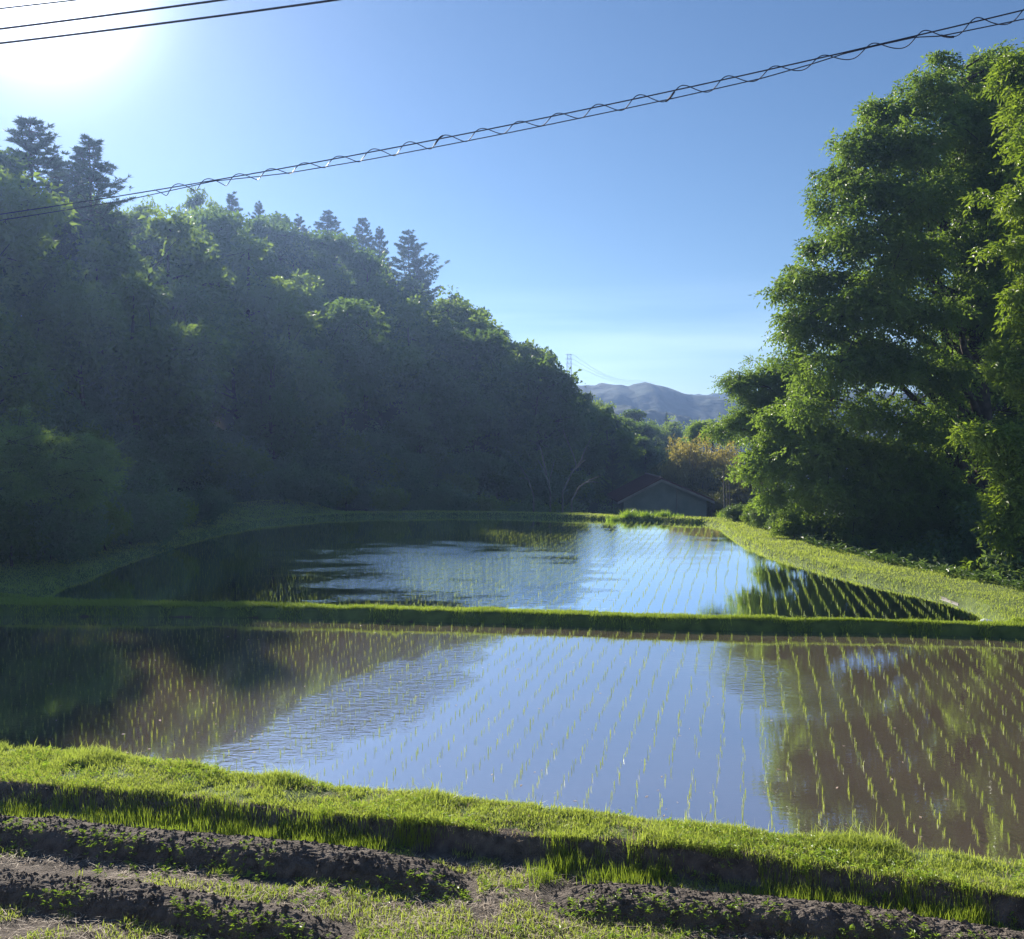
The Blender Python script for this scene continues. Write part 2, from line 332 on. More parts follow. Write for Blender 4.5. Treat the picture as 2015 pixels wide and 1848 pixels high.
# ------------------------------------------------------------------ water
def c3(px, py, z=0.0): return gr(px, py, z)
a, b_ = c3(900, 1290), c3(560, 1500)
m1_ = (a + b_) / 2
ang = math.atan2(b_[1] - a[1], b_[0] - a[0])
f1 = gr(860, 1110, ZW2)
M['water1'] = water_mat('paddy_water', (0, 0, 0), [(m1_[0] - .1, m1_[1], np.linalg.norm(b_ - a) * .62, 1.25, ang, 0.55), (gr(1480, 1330)[0], gr(1480, 1330)[1], 1.3, 2.6, 0.2, 0.35)])
M['water2'] = water_mat('far_paddy_water', (3, 1, 0), [(f1[0], f1[1], 5.2, 9.0, 0.3, 1.3), (f1[0] + 5, f1[1] + 6, 6, 9, 0.1, 0.25)])
wv = []; xs2 = np.linspace(-60, 60, 121)
lo = np.stack([xs2, YW(xs2) - 0.02, xs2 * 0], 1); hi = np.stack([xs2, YM0(xs2) + 0.12, xs2 * 0], 1)
n2 = len(xs2); V = np.concatenate([lo, hi]); q = [(i, i + 1, n2 + i + 1, n2 + i) for i in range(n2 - 1)]
tag(mesh_obj('paddy_water', V, np.array(q), M['water1']), kind='structure')
# far sheet of water, its outline run a little under the banks
cen = FPOLY.mean(0); n3 = len(FPOLY)
e = np.roll(FPOLY, -1, 0) - np.roll(FPOLY, 1, 0); nrm = unit(np.stack([-e[:, 1], e[:, 0]], 1)); 
if ((nrm * (FPOLY - cen)).sum(1)).mean() < 0: nrm = -nrm
OP = FPOLY + nrm * 0.12
me = bpy.data.meshes.new('far_paddy_water'); me.from_pydata([(x, y, ZW2) for x, y in OP], [], [list(range(n3))]); me.materials.append(M['water2']); me.update()
fw = bpy.data.objects.new('far_paddy_water', me); C.objects.link(fw); tag(fw, kind='structure')

# ------------------------------------------------------------------ foliage generators
def diamonds(P, D, N, L, Wd, fold=0.25):
    """leaf-shaped quads: base, side, tip, side"""
    D = unit(D); Sd = unit(np.cross(D, N)); N = np.cross(Sd, D)
    L = np.broadcast_to(L, (len(P),))[:, None]; Wd = np.broadcast_to(Wd, (len(P),))[:, None]
    b = P; t = P + D * L - N * L * 0.12; m = P + D * L * 0.45 + N * Wd * fold
    V = np.stack([b, m + Sd * Wd * .5, t, m - Sd * Wd * .5], 1).reshape(-1, 3)
    return V, np.arange(len(P) * 4).reshape(-1, 4)
def rsphere(rng, n): return unit(rng.normal(size=(n, 3)))
def leaf_cloud(rng, cen, rad, per, L, Wd, droop=0.2, flat=0.6, shell=0.5):
    """cen (n,3) clump centres, rad (n,) clump radii"""
    n = len(cen) * per; k = np.repeat(np.arange(len(cen)), per)
    s = rsphere(rng, n); r = rng.random(n) ** shell
    off = s * r[:, None] * rad[k][:, None] * np.array([1, 1, flat])
    P = cen[k] + off
    D = s * 0.8 + rng.normal(size=(n, 3)) * 0.6 + np.array([0, 0, -droop])
    N = rng.normal(size=(n, 3)) * 0.75 + np.array([0, 0, 0.7]) + s * 0.5
    sc = rng.uniform(0.6, 1.25, n)
    V, Qd = diamonds(P, D, N, L * sc, Wd * sc)
    cv = rng.random(len(cen)); v = np.clip(cv[k] * 0.6 + rng.random(n) * 0.4, 0, 1)
    return V, Qd, np.repeat(v, 4)
def twig_cloud(rng, cen, rad, per, tl, nl, L, Wd, droop=0.35, flat=0.6):
    """sprays of leaflets set along short drooping twigs"""
    n = len(cen) * per; k = np.repeat(np.arange(len(cen)), per)
    s = rsphere(rng, n); r = rng.random(n) ** 0.45
    P = cen[k] + s * r[:, None] * rad[k][:, None] * np.array([1, 1, flat])
    D = unit(s * np.array([1, 1, .4]) + rng.normal(size=(n, 3)) * 0.45 + np.array([0, 0, -droop * .5]))
    up = np.array([0, 0, 0.9]) + rng.normal(size=(n, 3)) * 0.5
    Sd = unit(np.cross(D, up)); Nn = unit(np.cross(Sd, D))
    tl = tl * rng.uniform(0.6, 1.3, n)
    Ps = []; Ds = []; Ns = []; Ls = []; Vs = []
    cv = rng.random(len(cen))[k] * 0.6 + rng.random(n) * 0.25
    for j in range(nl):
        f = (j // 2 + 0.5) / (nl / 2); sgn = 1 if j % 2 else -1
        if j == nl - 1: sgn = 0; f = 1.0
        Ps.append(P + D * (tl * f)[:, None] - np.array([0, 0, 1.0]) * (tl * f * f * droop)[:, None])
        Ds.append(D * (0.45 if sgn else 1) + Sd * sgn * 0.9 - np.array([0, 0, droop * .6]) + rng.normal(size=(n, 3)) * 0.15)
        Ns.append(Nn + rng.normal(size=(n, 3)) * 0.45); Ls.append(L * rng.uniform(.7, 1.2, n)); Vs.append(np.clip(cv + rng.random(n) * .15, 0, 1))
    Lc = np.concatenate(Ls)
    V, Qd = diamonds(np.concatenate(Ps), np.concatenate(Ds), np.concatenate(Ns), Lc, Lc * (Wd / L))
    return V, Qd, np.repeat(np.concatenate(Vs), 4)
def limb(rng, a, b, r0, r1, m=7, sag=0.12):
    a = np.asarray(a, float); b = np.asarray(b, float); L = np.linalg.norm(b - a)
    t = np.linspace(0, 1, m)[:, None]; P = a + (b - a) * t
    P[:, 2] += (np.sin(t[:, 0] * np.pi) * L * sag)
    P[1:-1] += rng.normal(size=(m - 2, 3)) * L * 0.025
    return P, r0 + (r1 - r0) * t[:, 0] ** 0.8
def lobe_subs(rng, lobes, dens=1.0, sub=0.34):
    C_, R_ = [], []; own = []
    for i, (c, r) in enumerate(lobes):
        n = max(5, int(dens * 16 * (r / 1.0) ** 1.6))
        s = rsphere(rng, n); rr = rng.random(n) ** 0.4
        C_.append(np.asarray(c) + s * rr[:, None] * r * np.array([1, 1, .75]) * 0.92); R_.append(np.full(n, 1.0) * rng.uniform(.7, 1.3, n) * sub * min(r, 1.6) ** .6); own += [i] * n
    A = np.array([c for c, r in lobes], float); Rr = np.array([r for c, r in lobes], float)
    n = int(len(lobes) * 9 * dens)           # loose clumps that join neighbouring boughs
    i = rng.integers(0, len(A), n * 3); j = rng.integers(0, len(A), n * 3); d = np.linalg.norm(A[i] - A[j], axis=1)
    k = (d < (Rr[i] + Rr[j]) * 1.5) & (d > .1); i, j = i[k][:n], j[k][:n]; t = rng.uniform(.25, .75, (len(i), 1))
    if len(i):
        C_.append(A[i] * t + A[j] * (1 - t) + rng.normal(size=(len(i), 3)) * Rr[i][:, None] * .45); R_.append(rng.uniform(.6, 1.4, len(i)) * sub * np.minimum(Rr[i], 1.6) ** .6); own += list(i)
    return np.concatenate(C_), np.concatenate(R_), np.array(own)
def build_tree(name, base, trunk, lobes, leaf, bark='bark', seed=0, per=40, L=0.12, Wd=0.06, r0=0.3, dens=1.0, sub=0.5,
               twigs=None, droop=0.25, flat=0.6, forks=0.35, thin=0.02, parent_rz=0):
    """base: world point; trunk: list of points (relative); lobes: [(centre rel, radius)]"""
    rng = np.random.default_rng(seed); root = empty(name, base)
    mb = MB(); T = np.array(trunk, float); m = len(T)
    tt = np.linspace(0, 1, m * 4); TP = np.stack([np.interp(tt, np.linspace(0, 1, m), T[:, k]) for k in range(3)], 1)
    TP[1:-1] += rng.normal(size=(len(TP) - 2, 3)) * r0 * 0.12
    mb.tube(TP, r0 * (1 - tt * 0.75) + r0 * 0.5 * np.exp(-tt * 14), 9)
    cs, rs, own = lobe_subs(rng, lobes, dens, sub)
    for i, (c, r) in enumerate(lobes):
        c = np.asarray(c, float)
        dz = c[2] - TP[:, 2]; hd = np.linalg.norm(c[:2] - TP[:, :2], axis=1)
        k = int(np.argmin(np.abs(dz - np.maximum(hd * forks, 0.3 * r)))); a = TP[k]
        P, rr = limb(rng, a, c, max(thin * 1.5, r0 * (0.55 - 0.4 * tt[k]) * min(1, r / 2 + .3)), thin * 1.2)
        mb.tube(P, rr, 6)
        for j in np.nonzero(own == i)[0][::(1 if twigs or per > 60 else 2)]:
            q = P[rng.integers(3, 7)]; P2, r2 = limb(rng, q, cs[j], thin, thin * .35, 4, 0.05); mb.tube(P2, r2, 4)
    mb.build('trunk', M[bark], root, smooth=True)
    if twigs: V, Qd, v = twig_cloud(rng, cs, rs, per, twigs[0], twigs[1], L, Wd, droop, flat)
    else: V, Qd, v = leaf_cloud(rng, cs, rs, per, L, Wd, droop, flat)
    mesh_obj('crown', V, Qd, M[leaf], root, v=v)
    return root
def copy_tree(o, loc, rz, sc, leaf=None):
    r = o.copy(); C.objects.link(r); r.location = tuple(loc); r.rotation_euler = (0, 0, rz); r.scale = sc if hasattr(sc, '__len__') else (sc, sc, sc)
    for ch in o.children:
        c = ch.copy(); C.objects.link(c); c.parent = r
    return r
def gz(x, y): return float(height(np.array([float(x)]), np.array([float(y)]))[0])

# ------------------------------------------------------------------ forest on the left slope
def broad_proto(seed, leaf):
    rng = np.random.default_rng(seed); lob = []
    H = 11.0
    for i in range(13):
        a = rng.uniform(0, 2 * np.pi); z = rng.uniform(3.2, 9.6); env = 3.4 * math.sqrt(max(0.05, 1 - ((z - 5.8) / 5.0) ** 2))
        rr = rng.uniform(0.35, 0.95) * env; lob.append(((rr * math.cos(a), rr * math.sin(a), z), rng.uniform(1.1, 1.9)))
    lob.append(((0.2, 0, 9.6), 1.4))
    return build_tree('broadleaf_tree', (0, 0, 0), [(0, 0, -0.6), (0.1, 0.1, 3), (-.2, .1, 6), (0, 0, 9.5)], lob, leaf, seed=seed, per=26, L=0.36, Wd=0.22, r0=0.2, dens=0.68, sub=0.50, thin=0.035)
def pine_proto(seed, H=12.0, dens=1.0, cone=0.30, start=0.3, gap=1.0):
    rng = np.random.default_rng(seed); root = empty('pine_tree', (0, 0, 0)); mb = MB()
    t = np.linspace(0, 1, 14); TP = np.stack([np.sin(t * 3 + seed) * 0.15, np.cos(t * 2.3 + seed) * 0.15, t * H - 0.5], 1)
    mb.tube(TP, 0.19 * (1 - t * 0.88), 7)
    P, D, Nn, vv = [], [], [], []
    z = start * H
    while z < H * 0.985:
        f = (z / H); n = rng.integers(5, 8); a0 = rng.uniform(0, 6.28)
        base_len = cone * H * (1 - ((f - start) / (1 - start)) ** 1.25) * rng.uniform(.55, 1.2) + 0.35
        for i in range(n):
            if rng.random() < 0.12: continue
            a = a0 + i * 6.28 / n + rng.uniform(-.3, .3); L = base_len * rng.uniform(0.5, 1.2); up = rng.uniform(.1, .5)
            s = np.linspace(0, 1, 6); z0 = z + rng.uniform(-.35, .35); bx = np.cos(a) * L * s; by = np.sin(a) * L * s; bz = z0 + L * (up * s ** 1.6 - 0.12 * np.sin(s * 3.1))
            B = np.stack([bx, by, bz], 1); B += np.array([TP[min(13, int(f * 13))][0], TP[min(13, int(f * 13))][1], 0])
            mb.tube(B, 0.045 * (1 - s * .75), 4)
            m = int(L * 6.5 * dens) + 3          # tufts
            q = rng.uniform(0.35, 1.02, m); side = rng.normal(size=m) * 0.17 * L * (1.05 - q * .6)
            c = np.stack([np.interp(q, s, B[:, k]) for k in range(3)], 1)
            c[:, 0] += -np.sin(a) * side; c[:, 1] += np.cos(a) * side; c[:, 2] += np.abs(side) * .1 + 0.05
            for c_ in c:
                k = 13; d = rng.normal(size=(k, 3)) * 0.55 + np.array([np.cos(a) * .5, np.sin(a) * .5, 0.75])
                P.append(np.repeat(c_[None], k, 0)); D.append(d); Nn.append(rng.normal(size=(k, 3))); vv.append(np.full(k, rng.random()))
        z += rng.uniform(0.55, 0.95) * (1 - 0.4 * f)
    P = np.concatenate(P); D = np.concatenate(D); Nn = np.concatenate(Nn); vv = np.concatenate(vv)
    V, Qd = diamonds(P, D, Nn, rng.uniform(.2, .42, len(P)), 0.06, 0)
    mb.build('trunk', M['bark'], root, smooth=True); mesh_obj('crown', V, Qd, M['needle'], root, v=np.repeat(vv, 4))
    return root
rng = np.random.default_rng(11)
protos = [broad_proto(101 + i, 'leaf' if i % 2 else 'leafdk') for i in range(6)]
used = [False] * 6
def put_broad(k, x, y, z, rz, sc):
    if not used[k]:
        used[k] = True; o = protos[k]; o.location = (x, y, z); o.rotation_euler = (0, 0, rz); o.scale = sc; return o
    return copy_tree(protos[k], (x, y, z), rz, sc)
cand = []
yy = 40.0
while yy < 216:
    step = 4.4 + (yy - 40) * 0.016
    xx = -70.0
    while xx < 60:
        x = xx + rng.uniform(-.42, .42) * step; y = yy + rng.uniform(-.42, .42) * step
        u = CX + F * x / y; f = np.interp(u, HU, HF); r = np.interp(u, HU, HR)
        if -120 < u < 1352 and f + 1.5 < y < r + 2 and not (70 < u < 120 and y > f + 20): cand.append((x, y, u, f, r))  # upper trees left out between the left pines, opening a sunbeam gap
        xx += step
    yy += step
print('forest candidates', len(cand))
if len(cand) > 300:
    keep = rng.permutation(len(cand))[:300]; cand = [cand[i] for i in keep]
for (x, y, u, f, r) in cand:
    z = float(land(np.array([x]), np.array([y]))[0]); s = rng.choice([.72, .85, .95, 1.05, 1.22] if u > 210 else [.78, .85, .9, .97, 1.02]) * rng.uniform(.95, 1.05) * (0.85 if y < f + 6 else 1.0)
    if u > 1200: s *= 0.8
    o = put_broad(int(rng.integers(6)), x, y, z - .2, rng.uniform(0, 6.28), (s * rng.uniform(.9, 1.15), s * rng.uniform(.9, 1.15), s))
    if u < 450: l = 'leafy tree in the wood below the tall left pines'
    elif u < 860: l = 'dark leafy tree in the shaded middle of the wood'
    elif u < 1130: l = 'rounded leafy tree on the falling right part of the wood'
    else: l = 'small leafy tree at the low right end of the wood'
    k_ = (y - f) / (r - f); l += ', front row' if k_ < .22 else (', high on the slope' if k_ > .7 else ', halfway up')
    tag(o, l, 'tree', 'leafy trees on the wooded slope')
# conifers standing out on the skyline: (px, top py, depth, spread, label)
pines = [(55, 250, 66, 1.75, 'tallest pine at the far left, open dark crown above the wood'),
         (180, 282, 68, 1.65, 'second tall pine of the left pair with upswept branches'),
         (-60, 300, 66, 1.5, 'pine leaning into the left edge of the view'),
         (120, 345, 70, 1.3, 'shorter pine between the two tall left pines'),
         (455, 388, 118, 1.2, 'spiky conifer top just right of the leafy crown the cable passes'),
         (510, 405, 128, 1.0, 'slim pointed conifer on the skyline, sharpest tip'),
         (548, 425, 134, .9, 'small thin conifer with leaning tip on the skyline'),
         (588, 432, 138, 1.2, 'dark conifer just left of the broad central pine'),
         (643, 425, 146, 1.6, 'broad dark pine at the middle of the skyline'),
         (712, 438, 152, 1.3, 'twin-topped dark pine right of the broad one'),
         (748, 455, 154, 1.2, 'shorter pine filling between two skyline pines'),
         (803, 466, 158, 1.6, 'dark layered pine where the skyline drops steeply'),
         (742, 510, 128, 1.3, 'sunlit pale green pine standing below the skyline pines'),
         (655, 480, 122, 1.3, 'greyish pine in front of the broad skyline pine'),
         (610, 470, 116, 1.2, 'hazy pine below the small skyline conifers'),
         (818, 520, 150, 1.4, 'lower pine at the shoulder of the ridge'),
         (1312, 815, 205, 0.5, 'tiny pointed conifer on the low end of the ridge'),
         (1205, 868, 74, 0.55, 'small sunlit layered conifer behind the bare dead tree')]
pp = [pine_proto(31, 18, 1.0, 0.24, 0.36), pine_proto(47, 18, 0.9, 0.19, 0.3), pine_proto(59, 18, 1.1, 0.27, 0.42)]
pu = [False] * 3
for i, (px, py, D_, spread, lab) in enumerate(pines):
    P = at(px, py, D_); z = float(land(np.array([P[0]]), np.array([P[1]]))[0]); s = max(0.25, (P[2] - z) / 17.5); k = i % 3
    if px in (510, 548, 1312, 1205): k = 1
    sxy = s ** 0.5 * spread * .9
    if not pu[k]: pu[k] = True; o = pp[k]; o.location = (P[0], P[1], z); o.rotation_euler = (0, 0, i * 1.3); o.scale = (sxy, sxy, s)
    else: o = copy_tree(pp[k], (P[0], P[1], z), i * 1.3, (sxy, sxy, s))
    tag(o, lab, 'pine tree', 'conifers on the wooded ridge')
# leafy crown the cable passes in front of
P = at(385, 362, 105); z = float(land(np.array([P[0]]), np.array([P[1]]))[0])
s = (P[2] - z) / 10.9
tag(copy_tree(protos[1], (P[0], P[1], z), 2.2, (s * .7, s * .7, s)), 'tall narrow leafy tree whose top touches the spiral cable', 'tree', 'leafy trees on the wooded slope')

# ------------------------------------------------------------------ shrubs
def shrub_proto(name, seed, leaf, n=9, H=1.6, Wd_=1.4, L=0.15, per=38):
    rng = np.random.default_rng(seed); lob = []
    for i in range(n):
        a = rng.uniform(0, 6.28); r = rng.uniform(0, Wd_ * .7); lob.append(((r * math.cos(a), r * math.sin(a), rng.uniform(.12, .72) * H), rng.uniform(.35, .6) * Wd_ * .8))
    o = build_tree(name, (0, 0, 0), [(0, 0, -.3), (0, 0.05, H * .5)], lob, leaf, seed=seed, per=per, L=L, Wd=L * .5, r0=0.05, dens=1.25, sub=.36, thin=.012)
    o.children[0].name = 'stem'; return o
sh = [shrub_proto('shrub', 201, 'bush'), shrub_proto('shrub', 202, 'leaf'), shrub_proto('shrub', 203, 'bush', 9, 2.0, 1.6)]
su = [False] * 3
def put_shrub(k, px, py_base, Y, s, lab, grp, sz=1.0):
    x = (px - CX) / F * Y; z = gz(x, Y); rz = rng.uniform(0, 6.28)
    if not su[k]: su[k] = True; o = sh[k]; o.location = (x, Y, z); o.rotation_euler = (0, 0, rz); o.scale = (s, s, s * sz)
    else: o = copy_tree(sh[k], (x, Y, z), rz, (s, s, s * sz))
    return tag(o, lab, 'shrub', grp)
for i in range(60):                     # second line of undergrowth, among the first trunks
    px = 10 + i * 21 + rng.uniform(-10, 10); Y_ = float(np.interp(px, HU, HF)) + rng.uniform(0, 7)
    put_shrub(i % 3, px, 0, Y_, rng.uniform(1.3, 2.0), 'bush among the front trunks of the wood, behind the low hedge', 'undergrowth under the wood')
for i in range(30):                     # hedge of undergrowth at the foot of the wood
    px = 420 + i * 27 + rng.uniform(-10, 10); Y_ = 54 + rng.uniform(-1, 4) + max(0, px - 900) * .02
    put_shrub(i % 3, px, 0, Y_, rng.uniform(.7, 1.25), 'low bush in the dim hedge behind the far paddy bank', 'bushes along the foot of the wood')
for i, (px, Y_, s) in enumerate([(20, 28.5, 1.1), (95, 30, 1.0), (150, 31.5, 1.15), (205, 33.5, 1.1), (255, 35.5, 1.1), (300, 37.5, 1.15), (345, 39.5, .95), (385, 43, .9), (425, 47, .8), (180, 37, 1.3), (100, 34, 1.4), (20, 33, 1.5), (-60, 28, 1.3), (270, 40, 1.3)]):
    put_shrub((i + 1) % 3, px, 0, Y_, s * 1.05, ['blue-green shrub in the thicket above the left grass bank', 'leafy shrub at the tapering end of the left thicket'][px > 280], 'shrubs of the left thicket')
for i, (px, Y_, s) in enumerate([(1600, 46, 1.3), (1640, 42, 1.1), (1680, 39, 1.2), (1725, 36.5, 1.15), (1775, 34.5, 1.2), (1830, 33, 1.2), (1890, 31.5, 1.2), (1960, 30, 1.2), (2030, 29, 1.3), (1560, 50, 1.2), (1530, 54, 1.1), (1700, 44, 1.5), (1800, 39, 1.6), (1900, 36, 1.6), (1990, 34, 1.6)]):
    put_shrub(i % 3, px, 0, Y_, s * 1.15, 'dark shrub under the big right tree behind the right bank', 'undergrowth below the right trees')

# ------------------------------------------------------------------ left thicket tree with layered branches
def screen_tree(name, trunk_px, base_z, lobes, **kw):
    """trunk_px: [(px,py,Y)...] from the ground up, lobes: [(px,py,Y,r)]"""
    T = [at(*p) for p in trunk_px]; b = T[0].copy(); b[2] = base_z
    tr = [np.zeros(3)] + [p - b for p in T[1:]]; tr[0] = np.array([0, 0, -.4])
    return build_tree(name, b, tr, [(at(px, py, Y_) - b, r) for px, py, Y_, r in lobes], **kw)
lt = screen_tree('spreading_tree', [(60, 1080, 31), (70, 1000, 31), (60, 900, 31)], gz(-15, 31),
    [(20, 870, 30, .75), (75, 890, 31, .8), (150, 868, 31, .55), (195, 880, 31.5, .4), (125, 900, 30, .7), (175, 930, 30.5, .7), (200, 945, 30, .45), (90, 940, 30, .8), (10, 930, 29.5, .8), (40, 985, 29, .7), (130, 980, 30, .7), (-40, 880, 30, .9), (-50, 960, 30, .9), (215, 905, 31, .3), (60, 850, 31, .4)],
    leaf='fern', seed=301, per=15, L=0.12, Wd=0.05, twigs=(0.30, 8), r0=0.12, dens=.85, sub=.40, flat=.22, thin=.012)
tag(lt, 'low spreading tree with layered feathery leaves at the left edge above the bank', 'tree')

# ------------------------------------------------------------------ right trees
zr = -1.6
t1 = screen_tree('broadleaf_tree', [(1950, 1110, 40), (1935, 900, 40), (1925, 700, 40), (1900, 520, 40), (1880, 330, 40), (1865, 200, 40)], zr,
    [(1850, 130, 40, 0.7), (1835, 175, 39, 1.1), (1780, 215, 39, 1.1), (1725, 215, 40, .75), (1680, 275, 39, 0.8), (1725, 290, 38, 1.1), (1800, 290, 37, 1.3), (1880, 240, 38, 1.3), (1655, 345, 39, .9),
     (1640, 415, 39, 0.9), (1720, 380, 37, 1.3), (1810, 400, 36, 1.4), (1890, 350, 38, 1.3), (1600, 480, 39, .7), (1620, 540, 38, 1.0), (1700, 480, 37, 1.3), (1790, 510, 36, 1.4), (1880, 480, 38, 1.3),
     (1545, 575, 39, .7), (1560, 640, 38, .9), (1640, 620, 37, 1.2), (1730, 600, 36, 1.3), (1820, 620, 36, 1.3), (1560, 700, 38, .9), (1650, 720, 36, 1.2), (1750, 710, 36, 1.2), (1850, 730, 37, 1.2),
     (1600, 790, 37, 1.0), (1700, 810, 36, 1.1), (1800, 830, 36, 1.2), (1880, 860, 37, 1.0), (1960, 200, 39, 1.2), (1930, 150, 41, .9), (1975, 135, 41, .8), (1935, 250, 39, 1.1), (1970, 350, 40, 1.3), (1975, 450, 40, 1.3), (1960, 560, 40, 1.3), (1985, 640, 41, 1.2), (1995, 180, 40, 1.0), (1920, 300, 41, 1.2), (1900, 420, 41, 1.2), (1985, 540, 42, 1.4), (1950, 120, 42, 1.0), (1900, 180, 42, 1.1), (2030, 150, 43, 1.4), (2030, 320, 43, 1.6), (2040, 560, 43, 1.6), (1940, 680, 42, 1.4), (1890, 760, 41, 1.2), (1600, 600, 40, 1.1), (1590, 540, 39, .7), (1960, 300, 38, 1.3), (1950, 400, 38, 1.3), (1965, 500, 38, 1.2), (1930, 600, 38, 1.1), (1990, 250, 41, 1.3), (2000, 420, 42, 1.5), (1900, 640, 40, 1.2), (1900, 580, 41, 1.3), (1700, 700, 41, 1.4), (1800, 450, 42, 1.6), (1740, 550, 42, 1.5), (1780, 330, 42, 1.5)],
    leaf='bigleaf', seed=311, per=34, L=0.17, Wd=0.08, twigs=(0.36, 6), r0=0.5, dens=.66, sub=.48, flat=.6, thin=.03, forks=.45, droop=.5)
tag(t1, 'huge leafy tree with thick dark trunk dominating the right side', 'tree')
t2 = screen_tree('broadleaf_tree', [(1760, 1080, 41), (1745, 1000, 41), (1700, 900, 41), (1640, 820, 40)], zr,
    [(1500, 880, 40, .8), (1490, 930, 40, .75), (1530, 830, 40, .8), (1590, 850, 39, 1.1), (1560, 920, 39, 1.1), (1530, 970, 40, .7), (1570, 1010, 41, .7), (1640, 890, 38, 1.2), (1630, 960, 38, 1.2), (1610, 1040, 40, .8),
     (1720, 900, 38, 1.2), (1700, 980, 38, 1.2), (1680, 1050, 38, .9), (1790, 920, 38, 1.2), (1770, 1000, 37.5, 1.1), (1850, 960, 38, 1.2), (1760, 1060, 37, .8), (1870, 1030, 37, 1.1), (1930, 1000, 38, 1.1), (1600, 760, 40, 1.0), (1940, 1070, 36, 1.0), (1900, 700, 45, 1.5), (1960, 760, 45, 1.5), (2010, 700, 46, 1.6), (1860, 820, 45, 1.4), (1930, 850, 45, 1.5), (2000, 860, 45, 1.5), (1880, 930, 44, 1.3), (1960, 950, 44, 1.4), (2040, 960, 44, 1.5), (2040, 800, 45, 1.5)],
    leaf='bigleaf', seed=312, per=32, L=0.16, Wd=0.085, twigs=(0.3, 6), r0=0.28, dens=1.05, sub=.5, flat=.55, thin=.025, droop=.4)
tag(t2, 'lower bushy tree filling the space beneath the huge right tree', 'tree')
t3 = screen_tree('broadleaf_tree', [(2120, 1150, 31), (2110, 900, 31), (2100, 600, 31), (2080, 300, 31)], zr,
    [(2010, 130, 33, .8), (1985, 160, 33, .45), (2040, 200, 32, 1.0), (2035, 280, 30, .6), (1995, 390, 29.5, .35), (2040, 380, 30, .8), (2000, 490, 29.5, .45), (2050, 500, 30, .8), (1995, 580, 29.5, .35), (2045, 620, 30, .7),
     (1990, 720, 30, .55), (1960, 700, 30.5, .5), (2040, 750, 30, .9), (1930, 855, 29.5, .55), (1975, 870, 29.5, .6), (2020, 900, 29, .7), (1995, 960, 29, .5), (2010, 1010, 29, .6), (1975, 1035, 29.5, .45), (2050, 1060, 30, .8), (2090, 400, 31, 1.5), (2100, 700, 31, 1.5), (2090, 950, 31, 1.4), (2080, 200, 32, 1.3)],
    leaf='yleaf', seed=313, per=26, L=0.19, Wd=0.08, twigs=(0.32, 6), r0=0.35, dens=1.2, sub=.40, flat=.5, thin=.02, droop=.5)
tag(t3, 'nearer tree with bright yellow-green sprays reaching in from the right edge', 'tree')
t4 = screen_tree('silk_tree', [(1620, 1040, 46), (1600, 900, 46), (1560, 810, 46), (1520, 770, 46)], zr,
    [(1428, 750, 46, .45), (1465, 745, 46, .55), (1500, 742, 46, .6), (1450, 760, 45, .4), (1540, 735, 46, .7), (1580, 740, 46, .8), (1430, 832, 46, .5), (1465, 820, 46, .6), (1500, 815, 46, .7), (1545, 800, 46, .8), (1400, 845, 46, .4), (1500, 785, 46, .6), (1550, 770, 46, .8), (1480, 850, 46, .6), (1520, 850, 46, .8), (1475, 775, 46, .35)],
    leaf='fern', seed=314, per=14, L=0.15, Wd=0.06, twigs=(0.45, 9), r0=0.18, dens=1.0, sub=.46, flat=.2, thin=.02, droop=.3)
tag(t4, 'feathery silk tree stretching flat layered branches over the valley gap', 'tree')
t5 = screen_tree('small_tree', [(1405, 900, 85), (1403, 875, 85), (1395, 855, 85)], -3.0,
    [(1372, 845, 85, .7), (1390, 838, 85, .6), (1412, 842, 85, .7), (1425, 850, 85, .6), (1385, 858, 85, .5), (1440, 865, 85, .7), (1365, 860, 85, .5)],
    leaf='fern', seed=315, per=18, L=0.2, Wd=0.09, twigs=(0.5, 7), r0=0.14, dens=1.2, sub=.42, flat=.35, thin=.04, droop=.3)
tag(t5, 'small thin tree rising above the golden bamboo in the valley gap', 'tree')

# ------------------------------------------------------------------ bamboo behind the shed
def bamboo(seed, mat, n=26, H=6.0):
    r_ = np.random.default_rng(seed); root = empty('bamboo_clump'); mb = MB(); cs = []; rs = []
    for i in range(n):
        a = r_.uniform(0, 6.28); d = r_.uniform(0, 1.2); x, y = d * math.cos(a), d * math.sin(a); h = H * r_.uniform(.7, 1.05)
        t = np.linspace(0, 1, 8); lean = r_.uniform(.3, 1.3)
        P = np.stack([x + math.cos(a) * lean * t ** 2.2, y + math.sin(a) * lean * t ** 2.2, t * h - .2 - .25 * lean * t ** 4], 1)
        mb.tube(P, 0.035 * (1 - .7 * t), 5)
        for q in r_.uniform(.35, 1, 13):
            c = np.array([np.interp(q, t, P[:, k]) for k in range(3)]) + r_.normal(size=3) * np.array([.45, .45, .2]); cs.append(c); rs.append(r_.uniform(.25, .5))
    mb.build('culms', M['palebark'], root)
    V, Qd, v = leaf_cloud(r_, np.array(cs), np.array(rs), 26, .30, .07, .8, .6)
    mesh_obj('crown', V, Qd, M[mat], root, v=v); return root
